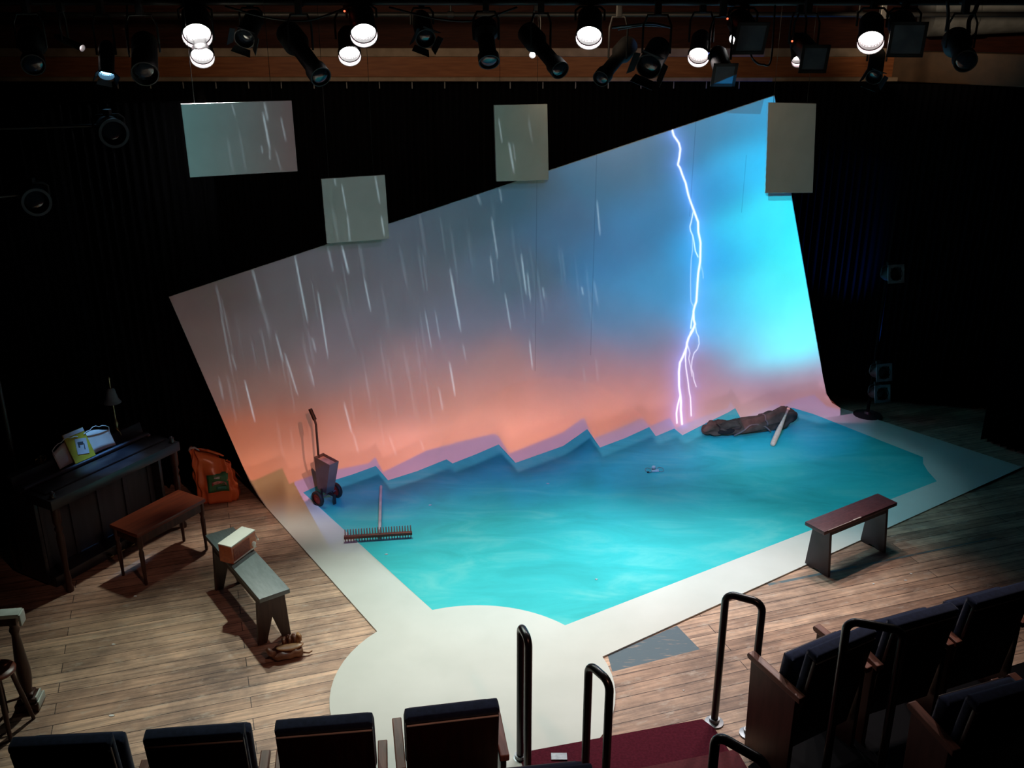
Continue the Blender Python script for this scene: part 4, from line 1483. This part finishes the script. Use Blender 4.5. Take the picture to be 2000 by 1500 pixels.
def make_seat(label, loc, rz, az=0.0, af=.20):
    t = thing('theatre_seat', label, 'seat', loc, rz, GS)
    tl_ = Matrix.Translation((0, -.16, .42)) @ Matrix.Rotation(R(9), 4, 'X')
    MB().box((0, -.022, .125), (.50, .026, .71), tl_, bev=.008).build('back_shell', M_seatwood, t, smooth=40)
    mb = MB().box((0, .022, .255), (.50, .062, .53), tl_, bev=.02)
    mb.box((0, .004, .503), (.505, .082, .05), tl_, bev=.018)
    mb.build('back_cushion', M_navy, t, smooth=60)
    MB().box((0, -.036, .474), (.49, .009, .009), tl_, bev=.003).build('edge_piping', M_trim, t)
    ts_ = Matrix.Translation((0, -.055, .42)) @ Matrix.Rotation(R(7), 4, 'X')
    MB().box((0, .04, .19), (.50, .085, .38), ts_, bev=.03).build('seat_cushion', M_navy, t, smooth=60)
    MB().box((0, .088, .19), (.44, .02, .33), ts_, bev=.006).build('seat_pan', M_seatwood, t)
    for s_ in (-1, 1):
        MB().prism([(-.24, .60 + az), (af, .645 + az), (af + .012, .665 + az), (af, .685 + az), (-.24, .64 + az)], 'x', s_ * .283 - .027, s_ * .283 + .027).build('armrest', M_armwood, t, bevel=.006)
        MB().prism([(-.20, .0), (-.20, .602 + az), (af - .02, .64 + az), (af - .04, .0)], 'x', s_ * .283 - .016, s_ * .283 + .016).build('side_panel', M_seatwood if s_ > 0 else mat('end_panel_wood', (.11, .036, .026), .4, 0, (.07, .023, .016), 4, (6, 6, 1)), t, bevel=.003)
    return t


LEFT = [(-2.31, 4.20, 4, 'first navy theatre seat from the left in the front row'), (-1.66, 4.265, 6, 'second navy theatre seat from the left in the front row'),
        (-1.01, 4.34, 7, 'third navy theatre seat from the left, left of the aisle end seat'), (-.36, 4.44, 10, 'navy aisle end seat beside the first black handrail')]
s0 = None
for x, y, a, lab in LEFT:
    if s0 is None:
        s0 = make_seat(lab, (x, y, 0), R(a), -.17, .08)
    elif x > -.5:
        make_seat(lab, (x, y, 0), R(a), -.06, .12)
    else:
        dup(s0, (x, y, 0), R(a), lab)
RIGHT = [(1.83, 5.01, 30, 0, 'right block front row seat nearest the aisle with reddish end panel'), (2.44, 5.29, 22, 0, 'second seat from the aisle in the right block front row'),
         (3.03, 5.53, 22, 0, 'third front row seat in the right block at the frame edge'),
         (2.45, 4.27, 20, .25, 'right block second row seat nearest the aisle'), (3.10, 4.51, 20, .25, 'right block second row seat at the lower right corner')]
s1 = s2 = None
for x, y, a, z_, lab in RIGHT:
    if s1 is None:
        s1 = make_seat(lab, (x, y, z_), R(a))
    elif s2 is None:
        s2 = make_seat(lab, (x, y, z_), R(a), 0, .10)
    else:
        dup(s2, (x, y, z_), R(a), lab)
p = at(1050, 1484, 1.06)
dup(s0, (p.x - .02, p.y + .14, .12), R(8), 'dark second row seat top at the bottom edge beside the handrails')
struct(MB().box((3.2, 4.02, .12), (2.6, 0.62, .24), Matrix.Translation((0, 0, 0)) @ Matrix.Translation((3.2, 4.02, 0)) @ Matrix.Rotation(R(20), 4, 'Z') @ Matrix.Translation((-3.2, -4.02, 0))).build('floor_terrace', M_ceiling))


# ------------------------------------------------------------------ handrails
def rail(label, p0, p1, ztop, zb, r=.024):
    p0, p1 = Vector(p0), Vector(p1)
    t = thing('handrail', label, 'handrail', (p0.x, p0.y, zb), 0, 'black tubular aisle handrails')
    d = p1 - p0
    h = ztop - zb
    L_ = d.length
    d.normalize()
    rr = min(.06, L_ * .33)
    pts = [Vector((0, 0, 0)), Vector((0, 0, h - rr))]
    for i in range(1, 7):
        a = i / 6 * PI / 2
        pts.append(d * (rr * (1 - math.cos(a))) + Vector((0, 0, h - rr + rr * math.sin(a))))
    for i in range(0, 7):
        a = i / 6 * PI / 2
        pts.append(d * (L_ - rr + rr * math.sin(a)) + Vector((0, 0, h - rr + rr * math.cos(a))))
    pts.append(d * L_)
    MB().tube(pts, r, 14).build('rail_tube', M_rail, t, smooth=60)
    for k in (0, L_):
        o = MB().lathe([(.062, 0), (.062, .01), (.034, .016), (.034, .04)], 20, Matrix.Translation(d * k)).build('floor_flange', M_steel, t, smooth=40)
    return t


def post(px, py, ztop):
    p = at(px, py, ztop)
    return (p.x, p.y, 0)


rail('narrow black handrail standing beside the aisle end seat', post(1017, 1221, 1.0), post(1032, 1250, 1.0), 1.0, 0)
rail('black handrail in front of the burgundy carpet edge, second from left', post(1150, 1296, 1.0), post(1191, 1332, 1.0), 1.0, 0)
rail('tall black handrail beside the right block aisle seat', post(1418, 1159, 1.0), post(1490, 1178, 1.0), 1.0, 0)
rail('wide black handrail rising in front of the right block seats', post(1655, 1212, 1.25), post(1766, 1232, 1.25), 1.25, 0)
rail('black handrail cut off by the bottom edge on the aisle steps', post(1398, 1434, 1.2), post(1500, 1492, 1.2), 1.2, .10)

# ================================================================== overhead rig
GP = 'stage lanterns on the overhead pipes'


def pipe(lab, y, z, xs_):
    t = thing('lighting_pipe', lab, 'pipe', (0, y, z), 0, 'overhead lighting pipes')
    MB().tube([(-6, 0, 0), (6, 0, 0)], .024, 12).build('bar', M_dark, t, smooth=60)
    for x in xs_:
        MB().tube([(x, 0, .02), (x, 0, 5.4 - z)], .012, 8).lathe([(.034, -.03), (.034, .03)], 12, Matrix.Translation((x, 0, 0)) @ Matrix.Rotation(PI / 2, 4, 'Y')).build('hanger_rod', M_dark, t, smooth=60)


pipe('front overhead lighting pipe carrying the lit lanterns', 8.35, 4.46, (-5, -1.7, 1.75, 5.1))
pipe('rear overhead lighting pipe in front of the brown beam', 10.2, 4.36, (-4.6, -.6, 3.4))
pipe('middle overhead lighting pipe between the front and rear ones', 9.3, 4.56, (-4.2, .9, 4.4))


def frame_mtx(d):
    return Vector(d).normalized().to_track_quat('-Z', 'Y').to_matrix().to_4x4()


def lantern(label, lens, aim, rad=.10, length=.26, lit=None, front='barn', group=GP, pipe_z=None, body='par', led=None):
    """lens = world position of the lens centre; the body runs back from it"""
    lens = Vector(lens); d = (Vector(aim) - lens).normalized()
    piv = lens - d * length * .55
    t = thing('stage_lantern', label, 'stage light', piv, 0, group)
    m = frame_mtx(d)          # local -Z looks along d
    f = -length * .55         # lens plane at local z=f
    bk_ = length * .45
    if body == 'par':
        pr_ = [(rad * .55, bk_), (rad * .8, bk_ - .02), (rad, bk_ - .06), (rad, f - .03), (rad * 1.06, f - .035), (rad * 1.06, f - .05), (rad * .97, f - .05), (rad * .95, f + .01)]
    else:
        pr_ = [(rad * .9, bk_), (rad * 1.2, bk_ - .03), (rad * 1.25, bk_ - length * .3), (rad * .8, bk_ - length * .42), (rad * .8, f + length * .2), (rad, f + length * .12), (rad, f - .02), (rad * .9, f - .02), (rad * .88, f + .005)]
    MB().lathe(pr_[::-1], 24, m, cap=False).lathe([(pr_[0][0], bk_), (0, bk_)], 24, m, cap=False).build('body', M_lantern, t, smooth=40)
    lm_ = lit or M_lens
    MB().lathe([(0, f - .022), (rad * .5, f - .017), (rad * .8, f - .006), (rad * .93, f + .004), (0, f + .006)], 28, m, cap=False).build('lens', lm_, t, smooth=60)
    if lit:
        MB().lathe([(rad * .95, f - .004), (rad * 1.0, f - .05)], 28, m, cap=False).build('inner_ring', M_reflector, t, smooth=60)
    # yoke and clamp
    pz = pipe_z if pipe_z is not None else lens.z + .24
    side = Vector((d.y, -d.x, 0))
    side = side.normalized() if side.length > .05 else Vector((1, 0, 0))
    w_ = rad * 1.18
    top = Vector((0, 0, max(.12, pz - piv.z)))
    MB().tube([side * w_, side * w_ + Vector((0, 0, top.z * .55)), side * w_ * .7 + Vector((0, 0, top.z * .75)), -side * w_ * .7 + Vector((0, 0, top.z * .75)), -side * w_ + Vector((0, 0, top.z * .55)), -side * w_], .009, 8).build('yoke', M_dark, t, smooth=60)
    MB().box((0, 0, top.z * .9), (.05, .06, top.z * .3), bev=.006).build('clamp', M_dark, t)
    if group == GP:
        MB().tube([(0, 0, top.z), (0, 8.35 - piv.y, 4.46 - piv.z)], .014, 8).build('hanger_arm', M_dark, t, smooth=60)
    if front == 'barn':
        for k in range(4):
            a = k * PI / 2 + .4
            mm = m @ Matrix.Rotation(a, 4, 'Z') @ Matrix.Translation((0, rad * 1.02, f - .05)) @ Matrix.Rotation(R(38), 4, 'X')
            MB().prism([(-rad * .8, 0), (rad * .8, 0), (rad * 1.0, -rad * .75), (-rad * 1.0, -rad * .75)], 'y', -.002, .002, mm).build('barn_door', M_black, t)
    elif front == 'snoot':
        sn = MB().lathe([(rad * 1.05, f - .035), (rad * 1.10, f - .04), (rad * 1.10, f - .10), (rad * 1.06, f - .10), (rad * 1.04, f - .04)], 28, m, cap=False).build('snoot', M_black, t, smooth=50)
        MB().lathe([(rad * 1.045, f - .094), (rad * 1.03, f - .03)], 28, m, cap=False).build('inner_face', M_reflector, sn, smooth=60)
    elif front == 'gel':
        s_ = rad * 1.28
        mm = m @ Matrix.Translation((0, 0, f - .07))
        mb = MB()
        for x, y, sx_, sy in ((0, s_ - .012, 2 * s_, .024), (0, -s_ + .012, 2 * s_, .024), (s_ - .012, 0, .024, 2 * s_), (-s_ + .012, 0, .024, 2 * s_)):
            mb.box((x, y, 0), (sx_, sy, .008), mm)
        mb.build('gel_frame', M_black, t)
        MB().box((0, 0, .001), (2 * s_ - .04, 2 * s_ - .04, .003), mm).build('gel_sheet', M_gel, t)
    if led:
        MB().blob(lambda v: side * w_ * 1.1 + Vector((0, -.02, .05)) + v * .008, 10, 6).build('indicator_light', led, t, smooth=180)
    return t


def px_at(px, py, Y):
    p = atY(px, py, Y)
    return (p.x, p.y, p.z)


LIT = [
    ((384, 57), 8.2, (-1.2, 3.8, 1.3), .108, M_lit, 'upper of the two white lit lanterns at upper left'),
    ((394, 99), 8.25, (-1.2, 3.8, 1.3), .088, M_lit, 'lower of the two white lit lanterns at upper left'),
    ((709, 55), 8.2, (-.3, 3.8, 1.3), .100, M_lit, 'upper white lit lantern left of the middle of the rig'),
    ((682, 96), 8.25, (-.5, 3.8, 1.3), .084, M_lit, 'lower white lit lantern left of the middle of the rig'),
    ((1151, 60), 8.2, (.2, 3.8, 1.4), .098, M_lit, 'single white lit lantern right of the middle of the rig'),
    ((1366, 100), 8.25, (.5, 4.0, 1.8), .080, M_litwarm, 'white lit lantern between two grey gel frames'),
    ((1558, 106), 8.25, (1.8, 4.2, 1.4), .052, M_litwarm, 'small lit lantern left of a grey gel frame at right'),
    ((1701, 70), 8.2, (1.6, 4.0, 1.6), .096, M_litwarm, 'pinkish white lit lantern furthest right in the rig'),
]
for i, (q, Y, aim, rad, m_, lab) in enumerate(LIT):
    lantern(lab, px_at(*q, Y), aim, rad, .25, m_, 'snoot', pipe_z=4.46, led=(M_red_led if i == 2 else None))
lantern('lantern with a small cyan lit lens at upper left', px_at(208, 137, 8.0), (-2.7, 5.6, 1.0), .06, .26, M_litcyan, 'barn', pipe_z=4.46)
lantern('dim lantern showing a warm sliver at far upper left', px_at(152, 90, 8.3), (-1.2, 7.3, 3.3), .028, .24, M_litwarm, 'none', pipe_z=4.46)
lantern('lantern with a bright sliver behind a tilted grey gel', px_at(1436, 70, 8.6), (1.3, 5.5, 2.5), .05, .24, M_lit, 'none', pipe_z=4.5)
lantern('short lantern glinting behind the long one near the middle', px_at(1042, 104, 8.8), (-.5, 6.0, 3.2), .028, .2, M_lit, 'none', pipe_z=4.5)
DARK = [
    ((625, 148), 8.0, (560, 60), 8.5, .085, 'profile', 'none', 'long dark profile lantern tilted down beside the left lit pair'),
    ((955, 118), 8.1, (945, 45), 8.35, .085, 'profile', 'none', 'dark lantern pointing straight down near the middle'),
    ((1092, 135), 8.0, (1028, 60), 8.5, .075, 'profile', 'none', 'long dark profile lantern tilted down right of the middle'),
    ((1175, 152), 8.55, (1230, 85), 9.0, .072, 'profile', 'none', 'long dark profile lantern tilted down to the left under cables'),
    ((1270, 125), 8.0, (1290, 88), 8.3, .095, 'par', 'barn', 'dark lantern with grey barn doors right of the tilted profile one'),
    ((1412, 138), 8.0, (1400, 100), 8.3, .075, 'par', 'gel', 'dark lantern with a small grey gel frame under the rig at right'),
    ((1462, 68), 8.1, (1440, 35), 8.4, .10, 'par', 'gel', 'lantern with a wide dark grey gel above the small gel frame'),
    ((1586, 110), 8.0, (1560, 80), 8.4, .085, 'par', 'gel', 'lantern with a blue-grey gel frame beside the small lit one'),
    ((1770, 72), 8.0, (1758, 40), 8.4, .105, 'par', 'gel', 'lantern with a large mottled gel frame at upper right'),
    ((1885, 118), 8.0, (1865, 75), 8.4, .09, 'profile', 'none', 'dark lantern with a grey side plate near the upper right corner'),
    ((1708, 145), 9.2, (1715, 100), 9.5, .07, 'par', 'barn', 'small dark lantern hanging below the furthest right lit one'),
    ((283, 138), 8.0, (282, 75), 8.4, .10, 'par', 'none', 'dark blue-black cylinder lantern left of the lit upper pair'),
    ((65, 125), 8.0, (62, 70), 8.4, .09, 'profile', 'none', 'dark lantern at the far upper left corner'),
    ((480, 70), 8.4, (500, 30), 8.7, .08, 'par', 'barn', 'dark lantern just right of the upper left lit pair'),
    ((830, 70), 8.6, (820, 30), 8.9, .08, 'par', 'barn', 'dark lantern between the middle lit pair and the downward one'),
]
for i, (q, Y, q2, Y2, rad, body, front, lab) in enumerate(DARK):
    a, b = Vector(px_at(*q, Y)), Vector(px_at(*q2, Y2))
    d = (a - b)
    lantern(lab, a, a + d, rad, max(.24, d.length), None, front, pipe_z=4.46, body=body, led={5: M_blue_led, 6: M_red_led, 7: M_red_led}.get(i))


def cable(lab, pts, r=.008, m=M_cable):
    P = [Vector(p) for p in pts]
    out = []
    for i in range(len(P) - 1):
        p0, p1, p2, p3 = P[max(0, i - 1)], P[i], P[i + 1], P[min(len(P) - 1, i + 2)]
        for k in range(6):
            t_ = k / 6
            out.append(.5 * ((2 * p1) + (p2 - p0) * t_ + (2 * p0 - 5 * p1 + 4 * p2 - p3) * t_ ** 2 + (3 * p1 - p0 - 3 * p2 + p3) * t_ ** 3))
    out.append(P[-1])
    o = MB().tube(out, r, 8).build('cable', m, smooth=180)
    return tag(o, lab, 'cable', 'cables on the lighting rig')


cable('grey cable bundle draped above the barn door lantern', [px_at(1195, 54, 8.35), px_at(1240, 49, 8.3), px_at(1275, 46, 8.3), px_at(1312, 54, 8.35)], .010, M_cablegrey)
cable('thin grey cable just below the draped grey bundle', [px_at(1207, 58, 8.38), px_at(1235, 53, 8.3), px_at(1262, 50, 8.3), px_at(1300, 52, 8.35)], .006, M_cablegrey)
cable('black cable loop hanging between the small gel lanterns', [px_at(1462, 6, 8.35), px_at(1466, 100, 8.3), px_at(1475, 120, 8.2), px_at(1490, 126, 8.2), px_at(1506, 116, 8.3), px_at(1514, 6, 8.35)])
cable('black cable hanging beside the cylinder lantern', [px_at(248, 6, 8.35), px_at(250, 90, 8.3), px_at(254, 112, 8.3)])
cable('black cable slung along the front pipe at left', [px_at(440, 12, 8.35), px_at(520, 34, 8.3), px_at(600, 40, 8.3), px_at(680, 14, 8.35)])
cable('black cable slung along the front pipe near the middle', [px_at(760, 14, 8.35), px_at(850, 36, 8.3), px_at(930, 40, 8.3), px_at(1010, 14, 8.35)])
cable('black vertical cable in front of the pale duct', [px_at(1850, 0, 8.3), px_at(1852, 30, 8.3), px_at(1848, 62, 8.3)], .014)
cable('thick black cable drop in front of the pale duct', [px_at(1912, -6, 8.3), px_at(1905, 20, 8.3), px_at(1893, 40, 8.3), px_at(1892, 66, 8.3)], .018)

dk = thing('air_duct', 'pale duct seen behind cables at the upper right corner', 'duct', px_at(1895, 24, 11.9))
MB().tube([(-.50, 0, 0), (.62, 0, .05)], .27, 24).build('duct_body', M_duct, dk, smooth=50)
MB().tube([(-.06, 0, .018), (.0, 0, .022)], .285, 24).build('duct_collar', M_duct, dk, smooth=50)
for x in (-.4, .5):
    MB().box((x, 0, .26 + (5.4 - dk.location.z - .26) / 2), (.03, .03, 5.4 - dk.location.z - .26)).build('hanger_strap', M_dark, dk)

# side booms
GB = 'lanterns on the side booms'
bp_ = at(1668, 806)
bm_ = thing('boom_stand', 'black boom stand with side lanterns right of the backdrop', 'stand', (bp_.x + .12, bp_.y - .1, 0))
MB().tube([(0, 0, .02), (0, 0, 2.5)], .018, 10).build('pole', M_velvet, bm_, smooth=60)
MB().lathe([(.16, 0), (.16, .02), (.04, .035), (.03, .06)], 20).build('base_plate', M_dark, bm_, smooth=40)
bo = Vector((bp_.x + .12, bp_.y - .1, 0))
for (q, lab) in (((1722, 727), 'upper of two small square fronted side lanterns low at right'), ((1719, 768), 'lower of two small square fronted side lanterns low at right'), ((1745, 535), 'square fronted side lantern higher up at right')):
    p = Vector(px_at(*q, bo.y - .12))
    t = lantern(lab, p, p + Vector((.25, -1, .25)), .072, .18, None, 'none', GB, pipe_z=p.z + .1)
    d = Vector((.25, -1, .25)).normalized()
    mm = frame_mtx(d) @ Matrix.Translation((0, 0, -.145))
    mb = MB()
    for x, y, a_2, b_2 in ((0, .083, .20, .034), (0, -.083, .20, .034), (.083, 0, .034, .20), (-.083, 0, .034, .20)):
        mb.box((x, y, 0), (a_2, b_2, .006), mm)
    mb.build('square_front', M_square, t)
    q_ = bo + Vector((0, 0, p.z)) - t.location
    MB().tube([(0, 0, .02), (q_.x, q_.y, .02)], .012, 8).build('side_arm', M_dark, t)
lb_ = Vector((-4.12, 7.28, 0))
b2 = thing('boom_stand', 'dark boom stand holding ring fronted lanterns left of the panels', 'stand', lb_)
MB().tube([(0, 0, .02), (0, 0, 4.3)], .022, 10).build('pole', M_dark, b2, smooth=60)
MB().lathe([(.16, 0), (.16, .02), (.04, .035), (.03, .06)], 20).build('base_plate', M_dark, b2, smooth=40)
for (q, lab) in (((70, 392), 'lower ring fronted lantern barely visible at far left'), ((220, 258), 'upper ring fronted lantern barely visible left of the first panel')):
    p = Vector(px_at(*q, 7.5))
    t = lantern(lab, p, p + Vector((.6, -1, -.1)), .095, .22, None, 'none', GB, pipe_z=p.z + .15)
    d = Vector((.6, -1, -.1)).normalized()
    m = frame_mtx(d)
    MB().lathe([(.088, -.178), (.108, -.178), (.108, -.168), (.088, -.168), (.088, -.178)], 32, m, cap=False).build('front_ring', M_alu, t, smooth=40)
    q_ = lb_ + Vector((0, 0, p.z)) - t.location
    MB().tube([(0, 0, .03), (q_.x, q_.y, .03)], .012, 8).build('side_arm', M_dark, t)

# ================================================================== light
SP = [  # aim, power, colour, cone
    ((-1.65, 5.8, 0), 350, (.84, 1, .86), 62),
    ((-2.0, 6.5, 0), 330, (1, .93, .83), 54),
    ((-.5, 5.6, 0), 180, (.86, 1, .92), 68),
    ((-.1, 6.6, 0), 290, (.88, 1, .97), 58),
    ((.8, 5.9, 0), 190, (1, .90, .94), 68),
    ((1.3, 6.5, 0), 300, (.95, .98, 1), 60),
    ((2.1, 6.2, 0), 225, (1, .80, .72), 62),
    ((1.9, 5.8, 0), 230, (1, .87, .83), 64),
]
for i, (aim, e, c_, s_) in enumerate(SP):
    q, Y = LIT[i][0], LIT[i][1]
    p = Vector(px_at(*q, Y))
    d = (Vector(LIT[i][2]) - p).normalized()
    new_light('stage_spot', 'SPOT', p + d * .14, e, c_, .06, aim, s_, .9)
    if i in (0, 2, 4, 5, 7):      # added spots behind the lit lanterns to brighten the beam and duct
        new_light('beam_duct_fill', 'SPOT', p - d * .30 + Vector((0, .05, 0)), 110 if i == 7 else 20, (1, .72, .45), .04, (5.0, 11.9, 4.5) if i == 7 else (p.x, 11.4, 3.8), 50 if i == 7 else 120, 1)
# added lamps at unlit lanterns, to brighten the upstage half of the pool
for q, aim, e, s_ in (((955, 118), (.1, 7.5, 0), 130, 46), ((1270, 125), (1.9, 8.1, 0), 150, 56), ((1770, 72), (3.0, 8.7, 0), 120, 46)):
    p = Vector(px_at(*q, 8.0))
    new_light('pool_fill', 'SPOT', p + (Vector(aim) - p).normalized() * .06 + Vector((0, 0, -.14)), e, (.42, .86, 1), .06, aim, s_, .7)
# dim red front light from above the audience
new_light('front_wash', 'SPOT', (1.5, 1.2, 5.3), 200, (1, .46, .34), .12, (-1.0, 7.2, 0), 44, .8)
new_light('front_warm', 'SPOT', (2.2, 1.0, 5.3), 1100, (1, .80, .64), .10, (2.5, 9.62, .05), 9, .9)
# blue special on the piano
p = Vector(px_at(208, 137, 8.0))
new_light('piano_special', 'SPOT', p + (Vector((-2.7, 5.6, 1.0)) - p).normalized() * .10, 480, (.20, .52, 1), .05, (-3.40, 7.50, 1.10), 12, .9)
# blue wash over the upstage part of the pool
new_light('pool_blue_wash', 'SPOT', (1.2, 9.0, 4.5), 90, (.12, .42, 1), .06, (1.2, 7.6, 0), 36, .9)
# cyan side light grazing the drop and spilling on the curtain
new_light('cyan_side_light', 'SPOT', (4.25, 10.45, .85), 110, (.01, .16, 1), .05, (3.4, 11.0, 2.4), 66, .9)
